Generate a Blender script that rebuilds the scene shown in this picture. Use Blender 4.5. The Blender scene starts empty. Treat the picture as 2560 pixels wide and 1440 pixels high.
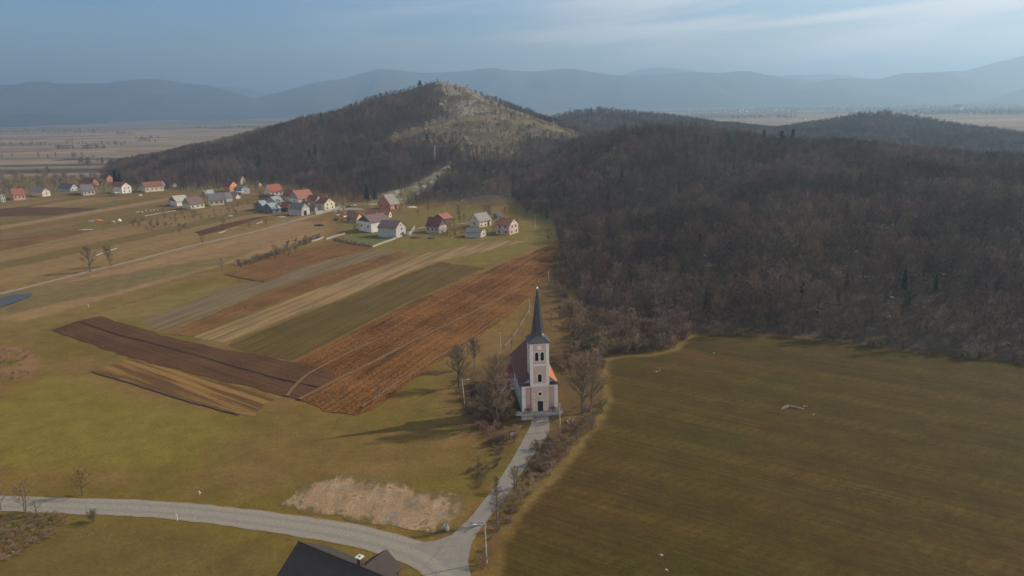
import bpy, bmesh, math, random
import numpy as np
from mathutils import Vector, Matrix
from mathutils.geometry import delaunay_2d_cdt
R = math.radians
SC = bpy.context.scene
COL = SC.collection
random.seed(7)
rng = np.random.default_rng(11)

# ------------------------------------------------------------------ camera
CAMZ, PITCH, ROLL, FPX = 73.0, R(14.0), R(1.3), 1850.0      # focal length in pixels of a 2560 wide frame
F0 = np.array([0, math.cos(PITCH), -math.sin(PITCH)]); U0 = np.array([0, math.sin(PITCH), math.cos(PITCH)]); R0 = np.array([1.0, 0, 0])
UU = U0*math.cos(ROLL)+R0*math.sin(ROLL); RR = R0*math.cos(ROLL)-U0*math.sin(ROLL)
cd = bpy.data.cameras.new('camera'); cam = bpy.data.objects.new('camera', cd); COL.objects.link(cam)
m = Matrix(((RR[0], UU[0], -F0[0], 0), (RR[1], UU[1], -F0[1], 0), (RR[2], UU[2], -F0[2], CAMZ), (0, 0, 0, 1)))
cam.matrix_world = m
cd.sensor_width = 36.0; cd.lens = 36.0*FPX/2560.0; cd.clip_start = 0.5; cd.clip_end = 60000
SC.camera = cam
SC.render.resolution_x, SC.render.resolution_y = 1024, 576

# ------------------------------------------------------------------ world, sun, exposure
SUN = np.array([48.0, 14.0, 50*math.tan(R(31.0))]); SUN /= np.linalg.norm(SUN)
SUN_EL = math.asin(SUN[2]); SUN_AZ = math.atan2(SUN[0], SUN[1])
SC.view_settings.view_transform = 'Standard'; SC.view_settings.look = 'None'
SC.view_settings.exposure = 0.36
SC.view_settings.gamma = 1.0
sl = bpy.data.lights.new('sun', 'SUN'); so = bpy.data.objects.new('sun', sl); COL.objects.link(so)
sl.energy = 4.4; sl.angle = R(0.9); sl.color = (1.0, 0.86, 0.68)
so.rotation_euler = Vector(SUN).to_track_quat('Z', 'Y').to_euler()
W = bpy.data.worlds.new('World'); SC.world = W; W.use_nodes = True
nt = W.node_tree; nt.nodes.clear()
def N(nt, typ, **kw):
    n = nt.nodes.new(typ)
    for k, v in kw.items():
        if k in ('inputs',):
            for a, b in v.items(): n.inputs[a].default_value = b
        else: setattr(n, k, v)
    return n
sky = N(nt, 'ShaderNodeTexSky', sky_type='NISHITA', sun_disc=False, sun_elevation=SUN_EL, sun_rotation=SUN_AZ,
        altitude=300, air_density=1.0, dust_density=1.4, ozone_density=3.0)
out = N(nt, 'ShaderNodeOutputWorld'); bg = N(nt, 'ShaderNodeBackground'); bg.inputs[1].default_value = 0.082
# thin cirrus: noise on the direction projected to a cloud layer
geo = N(nt, 'ShaderNodeTexCoord'); sep = N(nt, 'ShaderNodeSeparateXYZ'); nt.links.new(geo.outputs['Generated'], sep.inputs[0])
ym = N(nt, 'ShaderNodeMath', operation='MAXIMUM'); nt.links.new(sep.outputs[1], ym.inputs[0]); ym.inputs[1].default_value = 0.25
azn = N(nt, 'ShaderNodeMath', operation='DIVIDE'); nt.links.new(sep.outputs[0], azn.inputs[0]); nt.links.new(ym.outputs[0], azn.inputs[1])
shr_ = N(nt, 'ShaderNodeMath', operation='MULTIPLY_ADD'); nt.links.new(azn.outputs[0], shr_.inputs[0]); shr_.inputs[1].default_value = -0.075; nt.links.new(sep.outputs[2], shr_.inputs[2])
cb = N(nt, 'ShaderNodeCombineXYZ'); nt.links.new(azn.outputs[0], cb.inputs[0]); nt.links.new(shr_.outputs[0], cb.inputs[1])
mp = N(nt, 'ShaderNodeMapping'); nt.links.new(cb.outputs[0], mp.inputs[0])
mp.inputs['Location'].default_value = (4.3, 0.9, 0); mp.inputs['Scale'].default_value = (2.6, 26.0, 1)
nz = N(nt, 'ShaderNodeTexNoise'); nt.links.new(mp.outputs[0], nz.inputs['Vector'])
nz.inputs['Scale'].default_value = 1.0; nz.inputs['Detail'].default_value = 4; nz.inputs['Roughness'].default_value = 0.5; nz.inputs['Distortion'].default_value = 0.3
cr = N(nt, 'ShaderNodeMapRange'); nt.links.new(nz.outputs[0], cr.inputs[0])
cr.inputs[1].default_value = 0.42; cr.inputs[2].default_value = 0.60
azf = N(nt, 'ShaderNodeMapRange'); nt.links.new(sep.outputs[0], azf.inputs[0]); azf.inputs[1].default_value = -0.28; azf.inputs[2].default_value = 0.42; azf.inputs[3].default_value = 0.05; azf.inputs[4].default_value = 1.0
elf = N(nt, 'ShaderNodeMapRange'); nt.links.new(sep.outputs[2], elf.inputs[0]); elf.inputs[1].default_value = -0.03; elf.inputs[2].default_value = 0.05
ml = N(nt, 'ShaderNodeMath', operation='MULTIPLY'); veil = N(nt, 'ShaderNodeMapRange'); nt.links.new(cr.outputs[0], veil.inputs[0]); veil.inputs[3].default_value = 0.30; veil.inputs[4].default_value = 1.0; nt.links.new(veil.outputs[0], ml.inputs[0]); nt.links.new(azf.outputs[0], ml.inputs[1])
ml2 = N(nt, 'ShaderNodeMath', operation='MULTIPLY'); nt.links.new(ml.outputs[0], ml2.inputs[0]); nt.links.new(elf.outputs[0], ml2.inputs[1])
tint = N(nt, 'ShaderNodeMix', data_type='RGBA', blend_type='MULTIPLY'); tint.inputs[0].default_value = 1.0
nt.links.new(sky.outputs[0], tint.inputs[6])
tr_ = N(nt, 'ShaderNodeValToRGB'); te = tr_.color_ramp.elements; te[0].position = 0.02; te[0].color = (1.0, 0.90, 0.86, 1); te[1].position = 0.35; te[1].color = (0.92, 0.95, 1.0, 1)
q_ = te.new(0.145); q_.color = (0.50, 0.89, 1.18, 1); nt.links.new(sep.outputs[2], tr_.inputs[0]); nt.links.new(tr_.outputs[0], tint.inputs[7])
bk = N(nt, 'ShaderNodeMapRange'); nt.links.new(sep.outputs[1], bk.inputs[0]); bk.inputs[1].default_value = 0.0; bk.inputs[2].default_value = -0.45; bk.inputs[3].default_value = 0.0; bk.inputs[4].default_value = 0.55  # added pale veil in the sky behind the camera, fills the shaded facade
bm_ = N(nt, 'ShaderNodeMath', operation='MAXIMUM'); nt.links.new(ml2.outputs[0], bm_.inputs[0]); nt.links.new(bk.outputs[0], bm_.inputs[1])
mx = N(nt, 'ShaderNodeMix', data_type='RGBA'); nt.links.new(bm_.outputs[0], mx.inputs[0]); nt.links.new(tint.outputs[2], mx.inputs[6])
mx.inputs[7].default_value = (10.4, 9.7, 9.2, 1)
nt.links.new(mx.outputs[2], bg.inputs[0]); nt.links.new(bg.outputs[0], out.inputs[0])
SC.cycles.use_denoising = True
SC.cycles.volume_bounces = 0; SC.cycles.max_bounces = 5; SC.cycles.diffuse_bounces = 2; SC.cycles.transparent_max_bounces = 8
SC.cycles.use_adaptive_sampling = True; SC.cycles.adaptive_threshold = 0.02

# ------------------------------------------------------------------ helpers: noise, rays
def _hash(ix, iy, s):
    h = (ix.astype(np.int64)*374761393 + iy.astype(np.int64)*668265263 + s*1442695041) & 0xffffffff
    h = ((h ^ (h >> 13))*1274126177) & 0xffffffff
    h = (h ^ (h >> 16)) & 0xffffffff
    return h/4294967295.0
def vnoise(x, y, s=0):
    x = np.asarray(x, float); y = np.asarray(y, float)
    ix = np.floor(x); iy = np.floor(y); fx = x-ix; fy = y-iy
    fx = fx*fx*(3-2*fx); fy = fy*fy*(3-2*fy)
    a = _hash(ix, iy, s); b = _hash(ix+1, iy, s); c = _hash(ix, iy+1, s); d = _hash(ix+1, iy+1, s)
    return (a*(1-fx)+b*fx)*(1-fy)+(c*(1-fx)+d*fx)*fy
def fbm(x, y, scale, oct=4, s=0, rough=0.5):
    v = 0; amp = 1; tot = 0
    for o in range(oct):
        v = v+amp*vnoise(np.asarray(x)/scale+o*17.3, np.asarray(y)/scale-o*9.1, s+o); tot += amp; amp *= rough; scale /= 2.03
    return v/tot
def ray(px, py):
    d = F0+(px-1280)/FPX*RR+(720-py)/FPX*UU
    return d
def at_dist(px, py, D):                      # world point on the ray at forward distance D
    d = ray(px, py); t = D/d[1]
    return np.array([d[0]*t, D, CAMZ+d[2]*t])
def flat(px, py, z=0.0):
    d = ray(px, py); t = (z-CAMZ)/d[2]
    return np.array([d[0]*t, d[1]*t])
def proj(p):
    v = np.asarray(p, float)-np.array([0, 0, CAMZ]); zz = v@F0
    return 1280+FPX*(v@RR)/zz, 720-FPX*(v@UU)/zz, zz
def in_poly(x, y, poly):
    ins = np.zeros(np.shape(x), bool); n = len(poly); j = n-1
    for i in range(n):
        xi, yi = poly[i]; xj, yj = poly[j]
        if yi != yj:
            c = ((yi > y) != (yj > y)) & (x < (xj-xi)*(y-yi)/(yj-yi)+xi)
            ins ^= c
        j = i
    return ins
def seg_dist(x, y, pts, closed=False):
    best = np.full(np.shape(x), 1e9); bs = np.zeros(np.shape(x)); n = len(pts)
    for i in range(n if closed else n-1):
        ax, ay = pts[i][:2]; bx, by = pts[(i+1) % n][:2]
        vx, vy = bx-ax, by-ay; L = vx*vx+vy*vy+1e-9
        t = np.clip(((x-ax)*vx+(y-ay)*vy)/L, 0, 1)
        d = np.hypot(x-ax-t*vx, y-ay-t*vy)
        k = d < best; best = np.where(k, d, best); bs = np.where(k, i+t, bs)
    return best, bs
def sstep(a, b, v):
    t = np.clip((v-a)/(b-a), 0, 1); return t*t*(3-2*t)

# ------------------------------------------------------------------ terrain height
class Hill:
    def __init__(s, crest, foot, g=1.0):
        s.c = [tuple(at_dist(px, py, D)) for px, py, D in crest]       # crest as real 3-D points
        s.h = np.array([p[2] for p in s.c]); s.f = foot; s.g = g
        xs = [p[0] for p in foot]; ys = [p[1] for p in foot]; s.b = (min(xs), max(xs), min(ys), max(ys))
    def __call__(s, x, y):
        r = np.zeros(np.shape(x)); b = s.b
        k = (x > b[0]) & (x < b[1]) & (y > b[2]) & (y < b[3])
        if not k.any(): return r
        xx, yy = x[k], y[k]
        ins = in_poly(xx, yy, s.f)
        df, _ = seg_dist(xx, yy, s.f, True); best = np.zeros(len(xx)); n = len(s.c)
        for q in np.arange(0, n-.999, 0.5):
            i = min(n-2, int(q)); f = q-i; cx, cy, ch = [s.c[i][j]*(1-f)+s.c[i+1][j]*f for j in range(3)]
            dc = np.hypot(xx-cx, yy-cy); v = df/(dc+df+1e-6); best = np.maximum(best, ch*v**s.g*(1-0.25*(1-v)*v))
        r[k] = np.where(ins, best, 0)
        return r
def fw(*pts): return [tuple(flat(px, py)) for px, py in pts]
# rocky hill: crest from the left foot over the summit down to the saddle
rock_hill = Hill([(330, 436, 745), (440, 400, 800), (520, 382, 840), (600, 366, 880), (700, 354, 915), (800, 326, 945), (880, 275, 965), (950, 246, 980), (1000, 230, 990),
                  (1050, 216, 1000), (1095, 205, 1000), (1140, 211, 1000), (1180, 230, 1000), (1240, 263, 1000), (1300, 287, 1000), (1360, 310, 990), (1430, 330, 960), (1480, 338, 930)],
                 fw((270, 452), (330, 466), (450, 476), (560, 470), (650, 462), (740, 470), (850, 500), (930, 506), (1010, 510), (1130, 528), (1240, 530), (1330, 520))
                 + [(60, 640), (140, 760), (250, 900), (160, 1150), (0, 1320), (-250, 1400), (-520, 1300), (-560, 1050), (-470, 860)], 1.12)
foot_r = fw((1385, 560), (1398, 610), (1412, 690), (1446, 765), (1520, 806), (1640, 822), (1720, 832), (1790, 826), (1960, 838), (2150, 862), (2300, 884), (2580, 905))
wood_hill = Hill([(1470, 352, 700), (1560, 336, 640), (1700, 331, 600), (1800, 346, 590), (1900, 354, 580), (2000, 362, 560), (2100, 384, 545), (2200, 401, 530), (2300, 418, 515), (2450, 450, 500), (2600, 474, 490), (2750, 500, 480)],
                 foot_r+[(230, 150), (420, 200), (560, 420), (480, 700), (300, 860), (120, 880), (20, 800), (0, 620), (10, 500)], 0.85)
back_hill = Hill([(1950, 340, 1150), (2050, 319, 1180), (2130, 303, 1200), (2210, 294, 1200), (2280, 306, 1200), (2380, 328, 1180), (2460, 352, 1120), (2520, 376, 1060)],
                 [(330, 900), (480, 760), (640, 760), (745, 900), (775, 1150), (740, 1400), (600, 1480), (440, 1440), (330, 1200)], 0.95)
far_hill = Hill([(1300, 320, 1350), (1400, 296, 1400), (1450, 287, 1400), (1500, 283, 1400), (1560, 287, 1380), (1640, 296, 1350), (1720, 312, 1300), (1800, 330, 1250)],
                [(-60, 1150), (120, 1000), (330, 950), (560, 1100), (520, 1500), (260, 1750), (40, 1700), (-80, 1400)], 0.9)
HILLS = [rock_hill, wood_hill, back_hill, far_hill]
def height(x, y):
    x = np.asarray(x, float); y = np.asarray(y, float)
    hs = [h(x, y) for h in HILLS]
    h = np.maximum.reduce(hs)
    # smooth saddles between hills
    srt = np.sort(np.stack(hs), axis=0); h = h+0.25*srt[-2]*sstep(0, 25, srt[-2])
    n = fbm(x, y, 110, 4, 3)-0.5; n2 = fbm(x, y, 28, 3, 9)-0.5
    h = h+np.clip(h, 0, 40)/40*(n*15+n2*4.5)
    # fold on the wooded hill
    fx = flat(1420, 575); f1 = [(fx[0]+8, fx[1]), (90, 440), (150, 500), (215, 560)]
    d, _ = seg_dist(x, y, f1); h = h-9*np.exp(-(d/32)**2)*np.clip(h, 0, 12)/12
    base = (fbm(x, y, 140, 2, 21)-0.5)*1.2*sstep(60, 130, y)
    return np.maximum(h, 0)+base
def H(x, y): return float(height(np.array([x]), np.array([y]))[0])
def hit(px, py, dmin=70, dmax=1600):         # first terrain hit of a ray
    d = ray(px, py); t = np.arange(dmin, dmax, 1.0)/d[1]
    x = d[0]*t; y = d[1]*t; z = CAMZ+d[2]*t
    k = np.nonzero(z < height(x, y))[0]
    i = k[0] if len(k) else len(t)-1
    return x[i], y[i], float(height(x[i:i+1], y[i:i+1])[0])
def G(px, py): return hit(px, py)

# ------------------------------------------------------------------ helpers: materials
MATS = {}
def mat(name, col, rough=0.9, spec=0.15, var=0.25, scale=1.0, bump=0.0, bscale=None, metallic=0.0, col2=None, rand=0.0, stretch=None, detail=5):
    if name in MATS: return MATS[name]
    M = bpy.data.materials.new(name); M.use_nodes = True; t = M.node_tree; t.nodes.clear()
    o = N(t, 'ShaderNodeOutputMaterial'); b = N(t, 'ShaderNodeBsdfPrincipled')
    b.inputs['Roughness'].default_value = rough; b.inputs['Specular IOR Level'].default_value = spec; b.inputs['Metallic'].default_value = metallic
    t.links.new(b.outputs[0], o.inputs[0])
    tc = N(t, 'ShaderNodeTexCoord'); mpn = N(t, 'ShaderNodeMapping'); t.links.new(tc.outputs['Object'], mpn.inputs[0])
    if stretch: mpn.inputs['Scale'].default_value = stretch
    n = N(t, 'ShaderNodeTexNoise'); n.inputs['Scale'].default_value = scale; n.inputs['Detail'].default_value = detail; n.inputs['Roughness'].default_value = 0.65
    t.links.new(mpn.outputs[0], n.inputs['Vector'])
    mr = N(t, 'ShaderNodeMapRange'); t.links.new(n.outputs[0], mr.inputs[0]); mr.inputs[1].default_value = 0.3; mr.inputs[2].default_value = 0.7
    c = col; c2 = col2 if col2 else tuple(v*(1-var) for v in col)
    c1 = col if col2 else tuple(min(1, v*(1+var)) for v in col)
    mx = N(t, 'ShaderNodeMix', data_type='RGBA'); t.links.new(mr.outputs[0], mx.inputs[0]); mx.inputs[6].default_value = (*c1, 1); mx.inputs[7].default_value = (*c2, 1)
    last = mx.outputs[2]
    if rand:
        oi = N(t, 'ShaderNodeObjectInfo'); r2 = N(t, 'ShaderNodeMapRange'); t.links.new(oi.outputs['Random'], r2.inputs[0]); r2.inputs[3].default_value = 1-rand; r2.inputs[4].default_value = 1+rand
        hs = N(t, 'ShaderNodeHueSaturation'); t.links.new(last, hs.inputs['Color']); t.links.new(r2.outputs[0], hs.inputs['Value'])
        w = N(t, 'ShaderNodeTexWhiteNoise', noise_dimensions='1D'); t.links.new(oi.outputs['Random'], w.inputs['W'])
        r3 = N(t, 'ShaderNodeMapRange'); t.links.new(w.outputs['Value'], r3.inputs[0]); r3.inputs[3].default_value = 0.5-0.035*rand*3; r3.inputs[4].default_value = 0.5+0.02*rand*3
        t.links.new(r3.outputs[0], hs.inputs['Hue']); last = hs.outputs[0]
    t.links.new(last, b.inputs['Base Color'])
    if bump:
        n2 = N(t, 'ShaderNodeTexNoise'); n2.inputs['Scale'].default_value = bscale or scale*3; n2.inputs['Detail'].default_value = 5
        t.links.new(mpn.outputs[0], n2.inputs['Vector'])
        bp = N(t, 'ShaderNodeBump'); bp.inputs['Strength'].default_value = 1.0; bp.inputs['Distance'].default_value = bump
        t.links.new(n2.outputs[0], bp.inputs['Height']); t.links.new(bp.outputs[0], b.inputs['Normal'])
    MATS[name] = M; return M

# ------------------------------------------------------------------ helpers: mesh
class MB:
    def __init__(s): s.v = []; s.f = []; s.m = []
    def add(s, vs, fs, mi=0):
        k = len(s.v); s.v += [tuple(v) for v in vs]; s.f += [tuple(k+i for i in f) for f in fs]; s.m += [mi]*len(fs)
    def box(s, c, d, rz=0.0, mi=0):
        cx, cy, cz = c; a, b, h = d[0]/2, d[1]/2, d[2]/2; co, si = math.cos(rz), math.sin(rz); vs = []
        for z in (-h, h):
            for x, y in ((-a, -b), (a, -b), (a, b), (-a, b)): vs.append((cx+x*co-y*si, cy+x*si+y*co, cz+z))
        s.add(vs, [(3, 2, 1, 0), (4, 5, 6, 7), (0, 1, 5, 4), (1, 2, 6, 5), (2, 3, 7, 6), (3, 0, 4, 7)], mi)
    def quad(s, a, b, c, d, mi=0): s.add([a, b, c, d], [(0, 1, 2, 3)], mi)
    def tube(s, pts, rad, n=6, mi=0, cap=True):
        pts = [Vector(p) for p in pts]; rad = rad if hasattr(rad, '__len__') else [rad]*len(pts); vs = []; fs = []
        for i, p in enumerate(pts):
            d = (pts[min(i+1, len(pts)-1)]-pts[max(i-1, 0)]).normalized()
            a = d.orthogonal().normalized(); b = d.cross(a)
            for k in range(n):
                t = 2*math.pi*k/n; vs.append(p+(a*math.cos(t)+b*math.sin(t))*rad[i])
        for i in range(len(pts)-1):
            for k in range(n): fs.append((i*n+k, i*n+(k+1) % n, (i+1)*n+(k+1) % n, (i+1)*n+k))
        if cap: fs.append(tuple(range(n))[::-1]); fs.append(tuple((len(pts)-1)*n+k for k in range(n)))
        s.add(vs, fs, mi)
    def build(s, name, mats, parent=None, smooth=False):
        me = bpy.data.meshes.new(name); me.from_pydata([tuple(v) for v in s.v], [], s.f)
        for mm in (mats if isinstance(mats, (list, tuple)) else [mats]): me.materials.append(mm)
        if any(s.m): me.polygons.foreach_set('material_index', s.m)
        if smooth: me.polygons.foreach_set('use_smooth', [True]*len(me.polygons))
        me.update(); o = bpy.data.objects.new(name, me); COL.objects.link(o)
        if parent: o.parent = parent
        return o
def tag(o, label=None, cat=None, group=None, kind=None):
    if label: o['label'] = label
    if cat: o['category'] = cat
    if group: o['group'] = group
    if kind: o['kind'] = kind
    return o
def empty(name, loc, rz=0.0, **kw):
    o = bpy.data.objects.new(name, None); COL.objects.link(o); o.location = loc; o.rotation_euler = (0, 0, rz); o.empty_display_size = 0.5
    tag(o, **kw); return o
def copy_tree(src, loc, rz=0.0, scale=None):
    c = src.copy(); COL.objects.link(c); c.location = loc; c.rotation_euler = (0, 0, rz)
    if scale: c.scale = scale if hasattr(scale, '__len__') else (scale,)*3
    for ch in src.children:
        d = ch.copy(); COL.objects.link(d); d.parent = c
        for g in ch.children:
            e = g.copy(); COL.objects.link(e); e.parent = d
    return c
def np_mesh(name, verts, quads, material, parent=None, smooth=True, cols=None, uvs=None):
    me = bpy.data.meshes.new(name); nv = len(verts); nf = len(quads); k = quads.shape[1]
    me.vertices.add(nv); me.vertices.foreach_set('co', verts.astype(np.float32).ravel())
    me.loops.add(nf*k); me.loops.foreach_set('vertex_index', quads.astype(np.int32).ravel())
    me.polygons.add(nf); me.polygons.foreach_set('loop_start', np.arange(0, nf*k, k, dtype=np.int32))
    try: me.polygons.foreach_set('loop_total', np.full(nf, k, dtype=np.int32))
    except Exception: pass
    me.update(calc_edges=True); me.validate()
    if smooth: me.polygons.foreach_set('use_smooth', np.ones(nf, bool))
    if cols is not None:
        a = me.color_attributes.new('Col', 'FLOAT_COLOR', 'POINT'); a.data.foreach_set('color', cols.astype(np.float32).ravel())
    if uvs is not None:
        u = me.uv_layers.new(name='UVMap'); u.data.foreach_set('uv', uvs[quads.ravel()].astype(np.float32).ravel())
    me.materials.append(material); me.update()
    o = bpy.data.objects.new(name, me); COL.objects.link(o)
    if parent: o.parent = parent
    return o
# ------------------------------------------------------------------ ground sheet (one, to the horizon)
def axis_pos(lim, step, grow):
    v = [0.0]
    while v[-1] < lim: v.append(v[-1]+max(step, v[-1]*grow))
    return np.array(v)
ypos = [40.0]
while ypos[-1] < 15500: ypos.append(ypos[-1]+max(1.3, ypos[-1]*0.0062))
gy = np.array(ypos); ap = axis_pos(15500, 1.6, 0.012); gx = np.concatenate([-ap[:0:-1], ap])
XX, YY = np.meshgrid(gx, gy); xs, ys = XX.ravel(), YY.ravel()
zs = height(xs, ys)
def mixc(c, col, m): return c*(1-m[:, None])+np.array(col)[None, :]*m[:, None]
def strip_color(x, y, p0, p1, w, L, pal, seed):
    d = np.array(p1)-np.array(p0); d = d/np.linalg.norm(d)
    u = x*d[0]+y*d[1]; v = -x*d[1]+y*d[0]
    v = v+6*np.sin(u/170.0)+vnoise(u/260, v/200, seed)*20
    vv = v/w+0.8*vnoise(v/w/2.3, v*0, seed+5)
    i = np.floor(vv); s = np.floor(u/L+_hash(i, i*0, seed)*7)
    k = (_hash(i, s, seed+1)*len(pal)).astype(int) % len(pal)
    c = np.array(pal)[k]; fr = vv-i
    c = c*(1-0.22*(fr < 0.07))[:, None]
    return c*(0.9+0.2*_hash(i, s, seed+2))[:, None]
JX = (fbm(xs, ys, 9, 3, 31)-0.5); JY = (fbm(xs, ys, 9, 3, 37)-0.5)
def zone(poly_px, jit=3.0, soft=None):
    P = fw(*poly_px); X, Y = xs+JX*jit, ys+JY*jit
    ins = in_poly(X, Y, P)
    if soft is None: return ins.astype(float)
    d, _ = seg_dist(X, Y, P, True)
    return np.where(ins, np.clip(d/soft, 0, 1), 0)
n1 = fbm(xs, ys, 60, 4, 41); n2 = fbm(xs, ys, 14, 4, 43); n3 = fbm(xs, ys, 25, 3, 47)
olive = np.array([.150, .106, .036]); green = np.array([.122, .104, .027]); tan = np.array([.200, .152, .070])
c = olive[None, :]*np.ones((len(xs), 1))
c = mixc(c, green, sstep(.45, .62, n1)*0.9)
c = mixc(c, (.165, .115, .055), sstep(.50, .70, n2)*0.65)
# meadow between the roads: pale dry strips
road_a, road_b = flat(0, 735), flat(840, 527)
pal = [(.185, .138, .068), (.160, .120, .052), (.205, .152, .082), (.140, .110, .042), (.180, .130, .070), (.122, .100, .038), (.215, .155, .090)]
left = strip_color(xs, ys, road_a, road_b, 17, 260, pal, 51)
m = zone([(-900, 640), (-900, 500), (-200, 500), (0, 496), (420, 490), (830, 520), (840, 600), (500, 690), (350, 800), (130, 827), (-400, 900)], 5, 12)
dxy = (ys*0.0)+m
c = c*(1-dxy[:, None])+left*dxy[:, None]
# wide far plain
palf = [(.210, .155, .098), (.260, .185, .125), (.150, .118, .072), (.080, .056, .044), (.185, .145, .085), (.280, .215, .145), (.120, .105, .062), (.225, .155, .105), (.052, .040, .034), (.20, .15, .10)]
farc = strip_color(xs, ys, flat(0, 350), flat(600, 338), 34, 420, palf, 61)
far2 = strip_color(xs, ys, flat(0, 330), flat(600, 318), 90, 700, palf, 67)
k = sstep(1500, 2600, ys+200*(n1-0.5)); farc = farc*(1-k[:, None])+far2*k[:, None]
m = sstep(700, 820, ys+0.25*xs+30*(n1-.5)); c = c*(1-m[:, None])+farc*m[:, None]
# town land at the right, greener
m = sstep(2200, 3200, ys)*sstep(0, 1500, xs+0.1*ys)
c = mixc(c, (.072, .068, .052), m*0.85*sstep(.38, .52, fbm(xs, ys, 500, 3, 71)))
# near meadow left of the church drive
m = zone([(-500, 1000), (0, 990), (110, 905), (220, 930), (430, 990), (600, 1040), (640, 1100), (500, 1190), (0, 1200), (-500, 1230)], 8, 9)
c = mixc(c, (.150, .145, .030), m*0.75)
m = zone([(500, 1060), (900, 1045), (1200, 1080), (1210, 1180), (700, 1240), (420, 1250)], 8, 8); c = mixc(c, (.150, .105, .044), m*0.55)
m = zone([(-60, 865), (60, 868), (115, 905), (70, 950), (-10, 1000), (-200, 1100)], 5, 2); c = mixc(c, (.195, .125, .075), m*sstep(.34, .62, n2+.06))
m = zone([(420, 850), (700, 740), (560, 690), (250, 790)], 6, 8); c = mixc(c, (.165, .150, .060), m*0.6)
m = zone([(-400, 1310), (0, 1290), (300, 1292), (740, 1345), (960, 1385), (1100, 1600), (-400, 1700)], 5, 5); c = mixc(c, (.112, .092, .032), m*0.75*sstep(.2, .6, n1+.1))
# road-side greener wedge near the puddle
m = zone([(-200, 760), (0, 730), (250, 690), (560, 640), (700, 600), (560, 660), (250, 740), (-200, 830)], 5, 3); c = mixc(c, (.080, .088, .036), m*0.5)
# worn yards round the houses
for yp in ([(640, 480), (700, 476), (850, 500), (850, 520), (790, 536), (700, 548), (640, 525)], [(855, 520), (980, 505), (1010, 530), (1130, 545), (1130, 592), (1010, 602), (930, 590), (850, 566)], [(1165, 545), (1300, 545), (1305, 590), (1220, 602), (1150, 595)], [(420, 480), (520, 470), (660, 470), (640, 505), (520, 520), (420, 522)], [(-40, 478), (440, 456), (440, 482), (250, 492), (-40, 508)]):
    m = zone(yp, 6, 4); c = mixc(c, (.128, .098, .062), m*0.8*sstep(.38, .58, n2))
# grass round the village
m = zone([(830, 560), (1100, 520), (1420, 540), (1400, 600), (1230, 668), (1100, 655), (1000, 640), (930, 620)], 4, 4); c = mixc(c, (.135, .125, .036), m*0.85)
# big field at the right with long faint rows
rf = [(1300, 1285), (1500, 1060), (1525, 1000), (1512, 902), (1560, 893), (1640, 888), (1690, 878), (1712, 850), (1750, 836), (1960, 842), (2150, 862), (2300, 884), (2700, 915), (4000, 1600), (1240, 1600), (1250, 1400)]
m = zone(rf, 1.6, 0.8)
rd = np.array(flat(2500, 1120))-np.array(flat(1560, 940)); rd /= np.linalg.norm(rd); rv = -xs*rd[1]+ys*rd[0]; ru = xs*rd[0]+ys*rd[1]
band = vnoise(rv/3.1, ru/160, 81)*.6+vnoise(rv/9.5, ru/300, 82)*.4
fcol = mixc(np.array([.078, .058, .020])[None, :]*np.ones((len(xs), 1)), (.092, .057, .027), sstep(.42, .68, fbm(xs, ys, 46, 4, 83))*0.8)
fcol = mixc(fcol, (.070, .064, .018), sstep(.47, .62, fbm(xs, ys, 30, 3, 87))*0.45)
fcol = fcol*(0.86+0.30*band)[:, None]
tr = np.abs(((rv+1.2*np.sin(ru/90))/15.0) % 1-0.5); fcol = fcol*(1+0.22*(np.abs(tr-0.07) < 0.035))[:, None]
c = c*(1-m[:, None])+fcol*m[:, None]; rowmask = m.copy()
# pale dry rim of the field
dr, _ = seg_dist(xs+JX*2, ys+JY*2, fw(*rf[:11])); c = mixc(c, (.215, .165, .085), np.exp(-(dr/1.0)**2)*0.38)
# scrubby verge along the drive
m = zone([(1180, 1440), (1175, 1380), (1230, 1300), (1300, 1180), (1375, 1060), (1420, 1000), (1400, 930), (1440, 880), (1500, 790), (1560, 800), (1720, 826), (1700, 870), (1640, 882), (1510, 897), (1522, 1000), (1490, 1065), (1300, 1280), (1235, 1440)], 4, 3)
c = mixc(c, (.110, .075, .042), m*0.8*sstep(.3, .55, n3+.1))
m = zone([(1080, 940), (1220, 900), (1300, 800), (1360, 620), (1420, 610), (1450, 760), (1500, 890), (1515, 1000), (1440, 1070), (1330, 1080), (1260, 1180), (1190, 1260), (1210, 1150), (1130, 1060)], 8, 6); c = mixc(c, (.098, .070, .034), m*(0.45+.45*sstep(.4, .6, n3)))  # browner church ground; corridor by the wood darkened, shade put into the colour
# hills: leaf litter, open dry grass, pale stone
hh = zs-(fbm(xs, ys, 140, 2, 21)-0.5)*1.2*sstep(60, 130, ys)
m = np.maximum(sstep(.5, 5.0, hh), in_poly(xs+JX*5, ys+JY*5, wood_hill.f)*1.0); litter_or_pale = mixc(np.array([.080, .056, .040])[None, :]*np.ones((len(xs), 1)), (.060, .050, .036), sstep(.4, .65, n3))
c = c*(1-m[:, None])+litter_or_pale*m[:, None]; m_hill = m.copy()
open_px = [(1110, 198), (1105, 240), (1120, 285), (1060, 305), (980, 335), (930, 372), (1010, 362), (1120, 365), (1200, 402), (1330, 378), (1440, 352), (1450, 335), (1400, 315), (1330, 285), (1230, 240), (1160, 200)]
OPEN = [G(px, py)[:2] for px, py in open_px]
sum_pt = at_dist(1095, 199, 1000)
OPEN[0] = (sum_pt[0]-5, 1030); OPEN[-1] = (sum_pt[0]+45, 1015); OPEN[-2] = (at_dist(1230, 240, 1000)[0], 1010); OPEN[-3] = (at_dist(1330, 285, 1000)[0], 1000)
strip_px = [(880, 515), (950, 485), (1020, 466), (1080, 440), (1125, 405), (1140, 402), (1130, 430), (1080, 470), (1010, 508)]
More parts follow.
